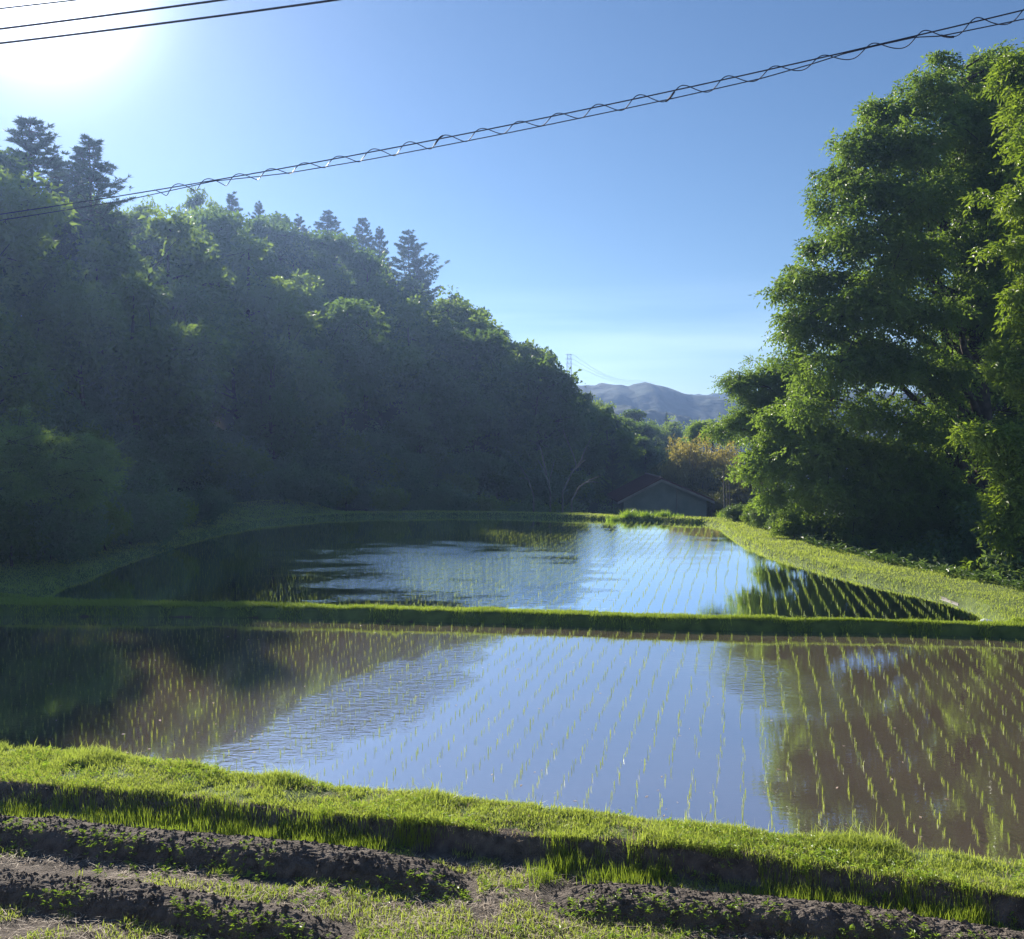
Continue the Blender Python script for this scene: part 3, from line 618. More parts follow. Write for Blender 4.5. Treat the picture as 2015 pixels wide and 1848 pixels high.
bl = [(1350, 74, 1.0, 0, 'golden bamboo clump directly behind the shed roof'), (1385, 76, 1.05, 0, 'tallest golden bamboo clump right of the shed'), (1420, 74, .95, 0, 'golden bamboo clump beside the pale bamboo poles'),
      (1325, 78, .95, 1, 'olive bamboo clump left of the golden ones'), (1295, 80, .85, 1, 'dim bamboo clump behind the shed ridge'), (1455, 70, .95, 1, 'dark bamboo clump beneath the silk tree'), (1490, 68, .9, 1, 'dark bamboo clump nearest the right trees'), (1365, 68, .7, 1, 'low shaded bamboo between shed and golden clumps'), (1405, 67, .7, 1, 'low shaded bamboo right of the shed wall'), (1260, 84, .8, 1, 'dim bamboo clump left of the shed ridge'), (1230, 82, .75, 1, 'dim bamboo clump above the left eave')]
bp = [bamboo(401, 'bamboo'), bamboo(402, 'bamboog')]; bu = [0, 0]
for px, Y_, s, k, lab in bl:
    x = (px - CX) / F * Y_; z = gz(x, Y_)
    top = {0: 862, 1: 900}[k]; zt = at(px, top + (6 if s < .8 else 0) * 4, Y_)[2]; s2 = max(.5, (zt - z) / 6.0) * s
    if not bu[k]: bu[k] = 1; o = bp[k]; o.location = (x, Y_, z); o.scale = (s, s, s2)
    else: o = copy_tree(bp[k], (x, Y_, z), rng.uniform(0, 6), (s, s, s2))
    tag(o, lab, 'bamboo', 'bamboo behind the shed')
for i, (px, h) in enumerate([(1424, 3.0), (1430, 2.1), (1435, 2.0)]):
    mb = MB(); Y_ = 60.0; x = (px - CX) / F * Y_; zt = at(px, 925 if i == 0 else 950, Y_)[2]; z0 = gz(x, Y_)
    mb.tube([(0.15, 0, 0), (0.07, 0, (zt - z0) * .5), (0, 0, zt - z0)], [0.06, .055, .045] if i == 0 else .025, 6)
    for q in (.2, .4, .6, .8): mb.tube([(0.15 - q * .15, 0, (zt - z0) * q - .012), (0.15 - q * .15, 0, (zt - z0) * q + .012)], .068 if i == 0 else .03, 6)
    if i == 0: mb.tube([(-.12, 0, zt - z0 - .04), (.14, 0, zt - z0 + .05)], .02, 5)
    o = mb.build('bamboo_pole', M['palebark']); o.location = (x, Y_, z0)
    tag(o, ['thick pale bamboo pole leaning right of the shed', 'thin pale pole just right of the thick leaning pole', 'thin rightmost pale pole right of the shed'][i], 'pole', 'pale poles right of the shed')

# ------------------------------------------------------------------ bare dead trees
def dead_tree(pts_list, Y_, lab):
    base = at(*pts_list[0][0], Y_); x, y = base[0], base[1]; z = gz(x, y); root = empty('dead_tree', (x, y, z)); mb = MB()
    for k, pl in enumerate(pts_list):
        P = np.array([at(px, py, Y_ + (j * .25)) for j, (px, py) in enumerate(pl)]) - np.array([x, y, z])
        if k == 0: P = np.concatenate([[[0, 0, -.2]], P])
        r0 = 0.075 if k == 0 else 0.045
        mb.tube(P, np.linspace(r0, .015, len(P)), 6)
    mb.build('trunk', M['palebark'], root); o = root; tag(o, lab, 'dead tree', 'bare dead trees at the foot of the wood')
dead_tree([[(1107, 968), (1118, 945), (1125, 930), (1143, 908), (1150, 888), (1160, 868), (1167, 853)], [(1134, 918), (1130, 900), (1122, 880), (1112, 858), (1108, 845)], [(1125, 930), (1140, 916), (1152, 905)]], 58, 'bare pale forked dead tree standing left of the shed')
dead_tree([[(1083, 970), (1078, 945), (1068, 920), (1058, 905)], [(1080, 952), (1086, 925), (1092, 905)], [(1076, 935), (1066, 890), (1062, 878)]], 57, 'thin bare dead tree left of the forked one')
dead_tree([[(1050, 975), (1040, 945), (1025, 920), (1013, 905)], [(1040, 945), (1030, 940), (1020, 944)]], 56, 'short leaning dead stem, leftmost of the bare trees')
dead_tree([[(1125, 985), (1140, 958), (1160, 945), (1185, 935)], [(1150, 950), (1168, 948), (1178, 950)]], 54, 'low dead branch reaching right towards the shed')

# ------------------------------------------------------------------ shed
sx0 = (1228 - CX) / F * 64; sx1 = (1391 - CX) / F * 64; sc_ = (sx0 + sx1) / 2; hw = (sx1 - sx0) / 2
zb = gz(sc_, 64) - .3; ze = at(1228, 982, 64)[2]; zt = at(1300, 946, 64)[2] + .05; Ls = 7.0
shed = empty('shed', (sc_ + .0, 64, zb)); tag(shed, 'low shed with dull dark red gable roof and grey-green wall behind the far bank', 'shed')
he, ht = ze - zb, zt - zb; ridge = 0.0 - .3
mb = MB()
V = [(-hw, 0, 0), (hw, 0, 0), (hw, 0, he), (ridge, 0, ht), (-hw, 0, he), (-hw, Ls, 0), (hw, Ls, 0), (hw, Ls, he), (ridge, Ls, ht), (-hw, Ls, he)]
me = bpy.data.meshes.new('wall'); me.from_pydata(V, [], [(0, 1, 2, 3, 4), (9, 8, 7, 6, 5), (1, 6, 7, 2), (0, 4, 9, 5)]); me.materials.append(M['wall'])
o = bpy.data.objects.new('wall', me); C.objects.link(o); o.parent = shed
ov = .45
sl_r = (he - ht) / (hw - ridge); sl_l = (he - ht) / (-hw - ridge)
def slab(mb, x0, z0, x1, z1, y0, y1, th):
    V = [(x0, y0, z0), (x1, y0, z1), (x1, y1, z1), (x0, y1, z0), (x0, y0, z0 + th), (x1, y0, z1 + th), (x1, y1, z1 + th), (x0, y1, z0 + th)]
    mb.add(V, [(0, 1, 2, 3), (7, 6, 5, 4), (0, 4, 5, 1), (1, 5, 6, 2), (2, 6, 7, 3), (3, 7, 4, 0)])
mb = MB(); rx = ridge; rz_ = ht + .03
lx = -hw - ov; lz = rz_ + (lx - rx) * sl_l; hx = hw + ov; hz = rz_ + (hx - rx) * sl_r
slab(mb, lx, lz, rx, rz_, -.35, Ls + .3, .10); slab(mb, rx + .002, rz_, hx, hz, -.35, Ls + .3, .10)
for i in range(19):                      # seams of the sheet roof
    yv = -.3 + i * .4
    mb.tube([(lx, yv, lz + .115), (rx, yv, rz_ + .115)], .02, 4); mb.tube([(rx, yv, rz_ + .115), (hx, yv, hz + .115)], .02, 4)
mb.tube([(rx, -.36, rz_ + .12), (rx, Ls + .3, rz_ + .12)], .07, 6)
mb.build('roof', M['roof'], shed)
mb = MB(); slab(mb, lx, lz - .14, rx, rz_ - .14, -.40, -.352, .17); slab(mb, rx + .002, rz_ - .14, hx, hz - .14, -.40, -.352, .17); mb.build('bargeboard', M['fascia'], shed)
mb = MB(); mb.tube([(hw * .28, -.05, 0), (hw * .28, -.05, ht * .92)], .03, 6); mb.build('downpipe', M['fascia'], shed)
mb = MB(); mb.box(-hw * .4, hw * .1, -.02, -.004, he * .62, he * .66); mb.build('batten', M['fascia'], shed)
mb = MB(); mb.box(hw * .22, hw * .42, -.35, -.05, he * .35, he * .60); mb.box(hw * .30, hw * .34, -.05, 0, he * .45, he * .5); mb.build('meter_box', M['wall'], shed)

# ------------------------------------------------------------------ mountains
def mountain(name, prof, Y0, depth, seed, base=-25, jag=1.0):
    px = np.linspace(prof[0][0], prof[-1][0], 420); py = np.interp(px, [p[0] for p in prof], [p[1] for p in prof])
    Xr = (px - CX) / F * Y0; Zr = np.array([at(a, b, Y0)[2] for a, b in zip(px, py)])
    rows = 60; s = np.linspace(-1.0, 0.6, rows)
    Xg = np.repeat(Xr[None], rows, 0); Yg = Y0 + s[:, None] * depth + 0 * Xg
    prof_z = np.where(s < 0, 1 - np.abs(s) ** 1.15, 1 - (s / .6) ** 1.5)
    Zg = base + (Zr[None] - base) * prof_z[:, None]
    amp = 5 * np.clip(1 - np.abs(s), 0, 1) * np.clip(np.abs(s) * 5, 0, 1)
    rid = 1 - np.abs(fbm(Xg / (depth * .30), Yg / (depth * .8), seed, 4)) * 5.0
    Zg = Zg + amp[:, None] * (rid - .5) * 0.9
    Zg += (vnoise(Xg / 3.6, Yg / 3.6, seed + 5) - .5) * 3.0 * jag + (vnoise(Xg / 22, Yg / 22, seed + 6) - .5) * 4
    i2 = np.arange(rows * 420).reshape(rows, 420); Qm = np.stack([i2[:-1, :-1], i2[:-1, 1:], i2[1:, 1:], i2[1:, :-1]], -1).reshape(-1, 4)
    return tag(mesh_obj(name, np.stack([Xg.ravel(), Yg.ravel(), Zg.ravel()], 1), Qm, M['mtn'], smooth=True), kind='structure')
mountain('mountain', [(300, 820), (700, 800), (1000, 775), (1160, 750), (1190, 748), (1235, 755), (1270, 747), (1300, 757), (1345, 773), (1400, 782), (1450, 790), (1500, 793), (1560, 770), (1700, 760), (1900, 790), (2300, 800)], 520, 160, 3, jag=.5)
mountain('mountain', [(1000, 850), (1250, 800), (1340, 776), (1360, 774), (1385, 779), (1410, 778), (1440, 772), (1462, 775), (1490, 788), (1600, 800), (2100, 820)], 760, 180, 9, jag=.6)
mountain('hills', [(900, 860), (1180, 800), (1240, 800), (1290, 815), (1330, 822), (1380, 838), (1450, 826), (1500, 835), (1700, 815), (2200, 840)], 380, 90, 15, jag=.7)

# ------------------------------------------------------------------ pylon
Yp = 430.0; tp = at(1120, 697, Yp); zb = gz(tp[0], Yp) - .5; Hp = tp[2] - zb
py_ = empty('power_pylon', (tp[0], Yp, zb)); tag(py_, 'tiny pale steel lattice pylon on the skyline above the ridge', 'pylon')
mb = MB(); w0, w1 = 1.6, .75
def pw(f): return w0 + (w1 - w0) * f
for sx_ in (-1, 1):
    for sy_ in (-1, 1): mb.tube([(sx_ * w0, sy_ * w0, 0), (sx_ * w1, sy_ * w1, Hp)], .085, 4)
nb = 12
for i in range(nb):
    f0, f1_ = i / nb, (i + 1) / nb; a_, b__ = pw(f0), pw(f1_)
    for s_ in (-1, 1):
        mb.tube([(-a_, s_ * a_, f0 * Hp), (b__, s_ * b__, f1_ * Hp)], .04, 4); mb.tube([(a_, s_ * a_, f0 * Hp), (-b__, s_ * b__, f1_ * Hp)], .04, 4)
        mb.tube([(s_ * a_, -a_, f0 * Hp), (s_ * b__, b__, f1_ * Hp)], .04, 4)
    mb.tube([(-b__, -b__, f1_ * Hp), (b__, -b__, f1_ * Hp)], .04, 4); mb.tube([(-b__, b__, f1_ * Hp), (b__, b__, f1_ * Hp)], .04, 4)
mb.build('lattice', M['steel'], py_)
mb = MB()
for f in (.995, .9, .8): mb.tube([(-1.7, 0, f * Hp), (1.7, 0, f * Hp)], .10, 4)
mb.build('crossarm', M['steel'], py_)
for i, f in enumerate((0.995, .9, .8)):
    e0 = np.array([tp[0] + 1.7, Yp, zb + f * Hp]); e1 = at(1262 + i * 14, 748 + i * 2, 512)
    t = np.linspace(0, 1, 24)[:, None]; P = e0 + (e1 - e0) * t; P[:, 2] -= np.sin(t[:, 0] * np.pi) * 4
    mb = MB(); mb.tube(P, .05, 4); tag(mb.build('power_line', M['steel']), ['topmost faint line running right from the distant pylon', 'middle faint line running right from the distant pylon', 'lowest faint line running right from the distant pylon'][i], 'power line', 'lines from the distant pylon')

# ------------------------------------------------------------------ overhead wires
def invY(px, Ya=22.0, Yb=15.0): return 1 / (1 / Ya + (1 / Yb - 1 / Ya) * px / 2015.0)
def wire_path(pts, Ya, Yb, n=160, extend=500):
    px = np.array([p[0] for p in pts], float); py = np.array([p[1] for p in pts], float)
    s = np.linspace(px[0], px[-1], n)
    # smooth interpolation by a low polynomial keeps the natural sag
    k = np.polyfit(px, py, min(3, len(px) - 1)); yy_ = np.polyval(k, s)
    return np.array([at(a, b, invY(a, Ya, Yb)) for a, b in zip(s, yy_)]), s
up_pts = [(-350, 470), (0, 418), (200, 392), (396, 360), (733, 301), (1333, 175), (2015, 20), (2250, -38)]
mb = MB(); PU, su_ = wire_path(up_pts, 22, 15, 220); mb.tube(PU, .011, 6)
tag(mb.build('messenger_wire', M['wire']), 'upper straight strand of the spiral-wrapped overhead line', 'wire')
lo_px = np.linspace(-350, 2250, 260); base_y = np.polyval(np.polyfit([p[0] for p in up_pts], [p[1] for p in up_pts], 3), lo_px)
gap = np.interp(lo_px, [-350, 0, 250, 420, 470, 560, 733, 1000, 1333, 1500, 1600, 1660, 1720, 1800, 1850, 2015, 2250], [12, 12, 10, 1.5, 5, 11, 14, 15, 15, 14, 8, 2.5, 1.5, 2.5, 12, 18, 20])
mb = MB(); PL = np.array([at(a, b + g, invY(a) - .02) for a, b, g in zip(lo_px, base_y, gap)]); mb.tube(PL, .009, 6)
tag(mb.build('lower_wire', M['wire']), 'lower strand slung just below the straight upper strand of the spiral line', 'wire')
# spiral hanger turning round both strands
L_ = np.concatenate([[0], np.cumsum(np.linalg.norm(np.diff(PU, axis=0), axis=1))]); per = 0.74
sv = np.arange(0, L_[-1], per / 22); cpts = np.stack([np.interp(sv, L_, PU[:, k]) for k in range(3)], 1)
tdir = unit(np.gradient(cpts, axis=0)); side = unit(np.cross(tdir, [0, 0, 1.0])); upv = np.cross(side, tdir)
ph = sv / per * 2 * np.pi + .3 * np.sin(sv * .7)
amp = .085 + .012 * np.sin(sv * 1.3)
HP = cpts + upv * ((np.sin(ph) + .12 * np.sin(2 * ph)) * amp - .055)[:, None] + side * (np.cos(ph) * .085)[:, None]
ks = HP[:, 0] > at(300, 380, invY(300))[0]
mb = MB(); mb.tube(HP[ks], .0085, 5)
for s0 in (2.6, 6.9, 11.2):              # clips where lengths of spiral overlap
    j = int(len(HP) - s0 / (per / 22)); mb.tube(HP[j - 3:j + 3], .017, 6)
tag(mb.build('spiral_hanger', M['wire']), 'thin dark spiral wound around the long overhead cable pair', 'wire')
for i, (p, rr) in enumerate([([(-300, 52), (0, 17), (149, 0), (400, -30)], .010), ([(-300, 92), (0, 57), (437, 0), (800, -50)], .014), ([(-300, 118), (0, 85), (330, 45), (658, 0), (1000, -50)], .014)]):
    mb = MB(); P, _ = wire_path(p, 15, 10, 90); mb.tube(P, rr, 6)
    tag(mb.build('overhead_wire', M['wire']), ['thinnest uppermost wire crossing the top left corner', 'middle wire of three crossing the top left corner', 'lowest wire of three crossing the top left corner'][i], 'wire', 'wires across the top left corner')

# ------------------------------------------------------------------ garden beds of dark soil
def bed(pxs, z, w, hgt, seed, lab, e0=True, e1=True):
    P = np.array([gr(px, py, z) for px, py in pxs]); s = np.concatenate([[0], np.cumsum(np.linalg.norm(np.diff(P[:, :2], axis=0), axis=1))])
    n = int(s[-1] / .035); ls = np.linspace(0, s[-1], n); cx = np.interp(ls, s, P[:, 0]); cy = np.interp(ls, s, P[:, 1])
    m = 44; v = np.linspace(-1, 1, m)
    Xb = cx[:, None] + 0 * v; Yb = cy[:, None] + v[None] * w * (1 + fbm(ls * .9, ls * 0, seed)[:, None] * .3)
    prof = np.clip(1 - np.abs(v) ** 2.6, 0, 1) ** .8
    endf = np.ones(n)
    if e0: endf *= ss(ls / .8)
    if e1: endf *= ss((s[-1] - ls) / .8)
    g = height(Xb, Yb)
    Zb = g - .04 + (hgt + .04) * prof[None] * endf[:, None] * (1 + fbm(Xb * 2, Yb * 2, seed) * .18)
    Zb += (fbm(Xb * 16, Yb * 16, seed + 1) * .022 + fbm(Xb * 45, Yb * 45, seed + 2, 2) * .028) * prof[None]
    ii = np.arange(n * m).reshape(n, m); Qb = np.stack([ii[:-1, :-1], ii[1:, :-1], ii[1:, 1:], ii[:-1, 1:]], -1).reshape(-1, 4)
    o = mesh_obj('soil_bed', np.stack([Xb.ravel(), Yb.ravel(), Zb.ravel()], 1), Qb, M['soil'], smooth=False)
    tag(o, lab, 'garden bed', 'raised soil beds in the garden'); return (Xb, Yb, Zb, prof, endf)
beds = [bed([(-60, 1614), (0, 1622), (250, 1648), (500, 1672), (733, 1697), (900, 1722), (960, 1738)], ZG + .1, .33, .16, 1, 'long dark soil bed running in from the left, nearest the grass bank', e0=False),
        bed([(1040, 1746), (1250, 1762), (1466, 1782), (1705, 1808), (1919, 1846), (2080, 1872)], ZG + .1, .33, .16, 5, 'dark soil bed at the lower right beyond the straw-covered gap', e1=False),
        bed([(-60, 1724), (0, 1733), (250, 1758), (450, 1788), (640, 1818), (720, 1832)], ZG + .1, .29, .14, 9, 'shorter dark soil bed in the bottom left corner', e0=False)]
# clods
def clods(n_per_m2=900):
    P = []; r_ = np.random.default_rng(7)
    for Xb, Yb, Zb, prof, ef in beds:
        k = int(Xb.size * .26); i = r_.integers(0, Xb.shape[0] - 1, k); j = r_.integers(3, Xb.shape[1] - 3, k)
        P.append(np.stack([Xb[i, j], Yb[i, j], Zb[i, j]], 1))
    P = np.concatenate(P); n = len(P); r = np.random.default_rng(8).gamma(2.0, .0042, n) + .004
    oc = np.array([(1, 0, 0), (0, 1, 0), (-1, 0, 0), (0, -1, 0), (0, 0, 1), (0, 0, -1)], float)
    V = P[:, None] + (oc[None] * r_.uniform(.6, 1.3, (n, 6, 1)) + r_.normal(size=(n, 6, 3)) * .15) * r[:, None, None]
    T = np.array([(0, 1, 4), (1, 2, 4), (2, 3, 4), (3, 0, 4), (1, 0, 5), (2, 1, 5), (3, 2, 5), (0, 3, 5)])
    Tt = (T[None] + (np.arange(n) * 6)[:, None, None]).reshape(-1, 3)
    tag(mesh_obj('soil_crumbs', V.reshape(-1, 3), Tt, M['soil']), 'crumbly dark clods of soil over the raised beds', 'soil', kind='stuff')
clods()

# ------------------------------------------------------------------ grass and weeds
def blades(name, P, h, w, mat, lab, seed, lean=.35, cat='grass', flat=0.0):
    r_ = np.random.default_rng(seed); n = len(P); a = r_.uniform(0, 6.283, n); sd_ = np.stack([np.cos(a), np.sin(a), 0 * a], 1)
    la = r_.uniform(0, 6.283, n); ln = r_.uniform(.1, 1, n) * lean; ld = np.stack([np.cos(la), np.sin(la), 0 * la], 1) * ln[:, None]
    up = np.stack([0 * a, 0 * a, np.sqrt(np.clip(1 - ln ** 2, .05, 1)) * (1 - flat)], 1)
    h = np.broadcast_to(h, (n,))[:, None]; w = np.broadcast_to(w, (n,))[:, None]
    mid = P + (up * .55 + ld * .4) * h; tip = P + (up * (1 - .25 * ln[:, None]) + ld * 1.25) * h
    V = np.stack([P - sd_ * w * .5, P + sd_ * w * .5, mid + sd_ * w * .42, mid - sd_ * w * .42, tip], 1).reshape(-1, 3)
    b = (np.arange(n) * 5)[:, None]
    Q_ = b + np.array([[0, 1, 2, 3]]); T_ = b + np.array([[3, 2, 4]])
    v = np.repeat(r_.random(n), 5)
    return tag(mesh_obj(name, V, [Q_, T_], M[mat], v=v), lab, cat, kind='stuff')
def scatter(r_, n, x0, x1, ylo, yhi):
    x = r_.uniform(x0, x1, n); t = r_.random(n); y = ylo(x) + (yhi(x) - ylo(x)) * t; return x, y
def in_bed(x, y, pad=0.0):
    m = np.zeros(len(x), bool)
    for Xb, Yb, Zb, prof, ef in beds:
        cx = Xb[:, 22]; cy = (Yb[:, 21] + Yb[:, 22]) / 2; o = np.argsort(cx)
        c = np.interp(x, cx[o], cy[o]); hwd = (Yb[0, -1] - Yb[0, 0]) / 2 - pad; m |= (np.abs(y - c) < hwd) & (x > cx.min() + .1) & (x < cx.max() - .1)
    return m
r_ = np.random.default_rng(21)
# lit top of the near bank
n = 150000; x, y = scatter(r_, n, -9, 8, lambda x: YF(x) + .05, lambda x: YW(x) + .12)
dens = vnoise(x * 1.8, y * 1.8, 31) * .6 + vnoise(x * 6, y * 6, 32) * .5; k = r_.random(n) < np.clip((dens - .28) * 3.2, .04, 1); x, y = x[k], y[k]
tall = vnoise(x * 1.2, y * 1.2, 33); h = (0.025 + .045 * r_.random(len(x)) + .10 * np.clip(tall - .6, 0, 1) * 2) * (1 + 1.0 * (r_.random(len(x)) < .03))
edge = np.clip((y - (YW(x) - .25)) / .25, 0, 1); h *= 1 + .55 * edge * vnoise(x * 2.2, y * 0, 34)
blades('grass', np.stack([x, y, height(x, y) - .005], 1), h, .0075, 'grass', 'bright yellow-green grass covering the near paddy bank', 1, .75)
# overhanging fringe and upright tufts in the shaded face
n = 700; cx = r_.uniform(-8, 7.5, n); cy = YF(cx) - r_.uniform(.0, .75, n) * r_.random(n) ** .4; k = vnoise(cx * 1.1, cy * 1.3, 41) > .38; cx, cy = cx[k], cy[k]
m = 42; X_ = (cx[:, None] + r_.normal(size=(len(cx), m)) * .07).ravel(); Y_ = (cy[:, None] + r_.normal(size=(len(cx), m)) * .045).ravel()
hh = np.repeat(r_.uniform(.06, .2, len(cx)), m) * r_.uniform(.6, 1.1, len(X_))
kk = ~in_bed(X_, Y_, .05)
X_, Y_, hh = X_[kk], Y_[kk], hh[kk]
blades('grass_tufts', np.stack([X_, Y_, height(X_, Y_) - .005], 1), hh, .0055, 'grassd', 'upright green tufts growing in the shade below the near bank', 2, .28)
# garden floor weeds and short grass
n = 120000; x, y = scatter(r_, n, -8.5, 7.5, lambda x: 0 * x + 6.3, lambda x: YF(x) - .05)
dens = vnoise(x * 1.1, y * 1.9, 51) * .75 + vnoise(x * 4, y * 5, 52) * .45
k = (dens > .50) & ~in_bed(x, y, .06); x, y = x[k], y[k]
blades('grass_weeds', np.stack([x, y, height(x, y) - .004], 1), r_.uniform(.03, .085, len(x)), .0075, 'grass', 'short grass between the dark soil beds', 3, .85)
# a few dry stalks and broad leaves mixed into the bank
n = 9000; x, y = scatter(r_, n, -9, 8, lambda x: YF(x) - .02, lambda x: YW(x) + .05); k = vnoise(x * 2.5, y * 3, 36) > .5; x, y = x[k], y[k]
blades('dry_stalks', np.stack([x, y, height(x, y)], 1), r_.uniform(.04, .12, len(x)), .005, 'straw', 'dry bent stalks among the grass of the near bank', 11, .95, flat=.4)
# broad-leaved weeds: rosettes
def rosettes(cx, cy, z, size, mat, name, lab, seed, nl=7):
    q_ = np.random.default_rng(seed); n = len(cx); k = np.repeat(np.arange(n), nl); a = q_.uniform(0, 6.283, n * nl)
    el = q_.uniform(.1, 1.0, n * nl); D = np.stack([np.cos(a), np.sin(a), el], 1)
    P = np.stack([cx[k], cy[k], z[k] + q_.random(n * nl) * size[k] * .9], 1)
    N = np.stack([-np.cos(a) * .5, -np.sin(a) * .5, 1 + 0 * a], 1) + q_.normal(size=(n * nl, 3)) * .2
    L = size[k] * q_.uniform(.6, 1.3, n * nl); V, Qd = diamonds(P, D, N, L, L * .32)
    return tag(mesh_obj(name, V, Qd, M[mat], v=np.repeat(q_.random(n * nl), 4)), lab, 'weeds', kind='stuff')
n = 6500; x, y = scatter(r_, n, -8.5, 7.5, lambda x: 0 * x + 6.3, lambda x: YF(x) - .05)
k = (vnoise(x * 1.4, y * 2.2, 53) > .42) & ~in_bed(x, y, .1); x, y = x[k], y[k]
rosettes(x, y, height(x, y), r_.uniform(.02, .055, len(x)), 'weed', 'leafy_weeds', 'small leafy weeds between the soil beds', 4)
n = 2600; x, y = scatter(r_, n, -9, 8, lambda x: YF(x), lambda x: YW(x) + .05); k = vnoise(x * 1.7, y * 2, 37) > .5; x, y = x[k], y[k]
rosettes(x, y, height(x, y) + .02, r_.uniform(.02, .05, len(x)), 'weed', 'bank_leaves', 'small broad leaves scattered through the near bank grass', 12)
bx, by, bz = [], [], []
for Xb, Yb, Zb, prof, ef in beds:
    k = 380; i = r_.integers(0, Xb.shape[0] - 1, k); j = (2 + 17 * r_.random(k) ** 1.2).astype(int); bx.append(Xb[i, j]); by.append(Yb[i, j]); bz.append(Zb[i, j])
bx, by, bz = map(np.concatenate, (bx, by, bz)); k = vnoise(bx * 2, by * 2, 58) > .3
rosettes(bx[k], by[k], bz[k], r_.uniform(.014, .045, k.sum()), 'weed', 'seedling_weeds', 'tiny weeds sprouting on the dark soil beds', 5, 6)
# straw litter
n = 46000; x, y = scatter(r_, n, -8.5, 7.5, lambda x: 0 * x + 6.3, lambda x: YF(x) - .25)
d = vnoise(x * .9 + 4, y * 1.8, 61) * .7 + vnoise(x * 3, y * 4, 62) * .3
gapc = gr(1010, 1740, ZG); d += .5 * np.exp(-((x - gapc[0]) / .35) ** 2 - ((y - gapc[1]) / .6) ** 2)
k = (d > .47) & ~in_bed(x, y, .02); x, y = x[k], y[k]; z = height(x, y) + r_.uniform(0, .03, len(x))
blades('straw_litter', np.stack([x, y, z], 1), r_.uniform(.06, .2, len(x)), .006, 'straw', 'dry pale straw strewn between the soil beds', 6, 1.0, 'straw', flat=.88)
# middle levee
n = 110000; x, y = scatter(r_, n, -15, 14, lambda x: YM0(x) + .02 + .12 * vnoise(x * 3, x * 0, 74), lambda x: YM1(x) + .22)
k = r_.random(n) < .15 + 1.1 * vnoise(x * 2, y * 3, 71); x, y = x[k], y[k]; fz = height(x, y)
blades('levee_grass', np.stack([x, y, fz - .01], 1), r_.uniform(.025, .085, len(x)) * (.7 + 1.0 * vnoise(x * 1.6, y * 2, 72)), .010, 'grassd', 'low grass covering the narrow bank between the two paddies', 7, .7)
# banks round the far paddy
n = 760000; x = r_.uniform(-22, 20, n); y = r_.uniform(20.5, 58, n); k0 = (y > YM1(x) + .05); x, y = x[k0], y[k0]
u = CX + F * x / y; k0 = (u > -40) & (u < 2060); x, y, u = x[k0], y[k0], u[k0]
sd = poly_sd(np.stack([x, y], 1), FPOLY); rb = ss((u - 1390) / 60); lb = 1 - ss((u - 560) / 150); wd = 1.4 + 1.2 * rb + 4.6 * lb
k0 = (sd > -.05 + .22 * (vnoise(x * 2.2, y * 2.2, 83) - .4)) & (sd < wd) & (r_.random(len(x)) < np.clip(26 / y, .3, 1)); x, y, u, sd, rb, lb = [q[k0] for q in (x, y, u, sd, rb, lb)]
print('bank blades', len(x))
hh = r_.uniform(.03, .10, len(x)) * (.6 + 1.2 * vnoise(x * .9, y * .9, 81)) * np.where(lb > .5, .8, 1.0)
for nm, sel, lab in (('bank_grass', u > 980, 'sunlit bright grass on the curved right and far banks of the far paddy'), ('shaded_grass', u <= 980, 'shaded green grass on the broad left bank of the far paddy')):
    blades(nm, np.stack([x[sel], y[sel], height(x[sel], y[sel]) - .01], 1), hh[sel], np.clip(y[sel] * .00055, .012, .032), 'grass', lab, 8, .75)
# broad leaves of the creeper along the back of the right bank
n = 9000; x, y = scatter(r_, n, -15, 14, lambda x: YM0(x) - .04, lambda x: YM0(x) + .16); k = vnoise(x * 2.6, y * 0, 75) > .42; x, y = x[k], y[k]
blades('levee_tufts', np.stack([x, y, height(x, y) - .01], 1), r_.uniform(.06, .17, len(x)) * (.5 + vnoise(x * 5, y * 0, 76)), .011, 'grassd', 'longer tufts hanging over the near face of the middle bank', 13, .8)
n = 60000; x = r_.uniform(-16, 16, n); y = r_.uniform(21, 52, n); k = y > YM1(x); x, y = x[k], y[k]; sd = poly_sd(np.stack([x, y], 1), FPOLY); k = (sd > -.12) & (sd < .55) & (vnoise(x * 1.6, y * 1.6, 84) > .35); x, y = x[k], y[k]
blades('shore_tufts', np.stack([x, y, height(x, y) - .01], 1), r_.uniform(.06, .16, len(x)), np.clip(y * .0005, .011, .028), 'grassd', 'uneven grass tufts along the waterline of the far paddy', 14, .8)
n = 9000; x = r_.uniform(4, 20, n); y = r_.uniform(20, 50, n); u = CX + F * x / y; sd = poly_sd(np.stack([x, y], 1), FPOLY); k0 = (u > 1450) & (u < 2060) & (sd > 1.9) & (sd < 3.3); x, y = x[k0], y[k0]
rosettes(x, y, height(x, y), r_.uniform(.12, .26, len(x)), 'bush', 'bank_weeds', 'broad pale-green weeds along the back edge of the right bank', 9, 9)
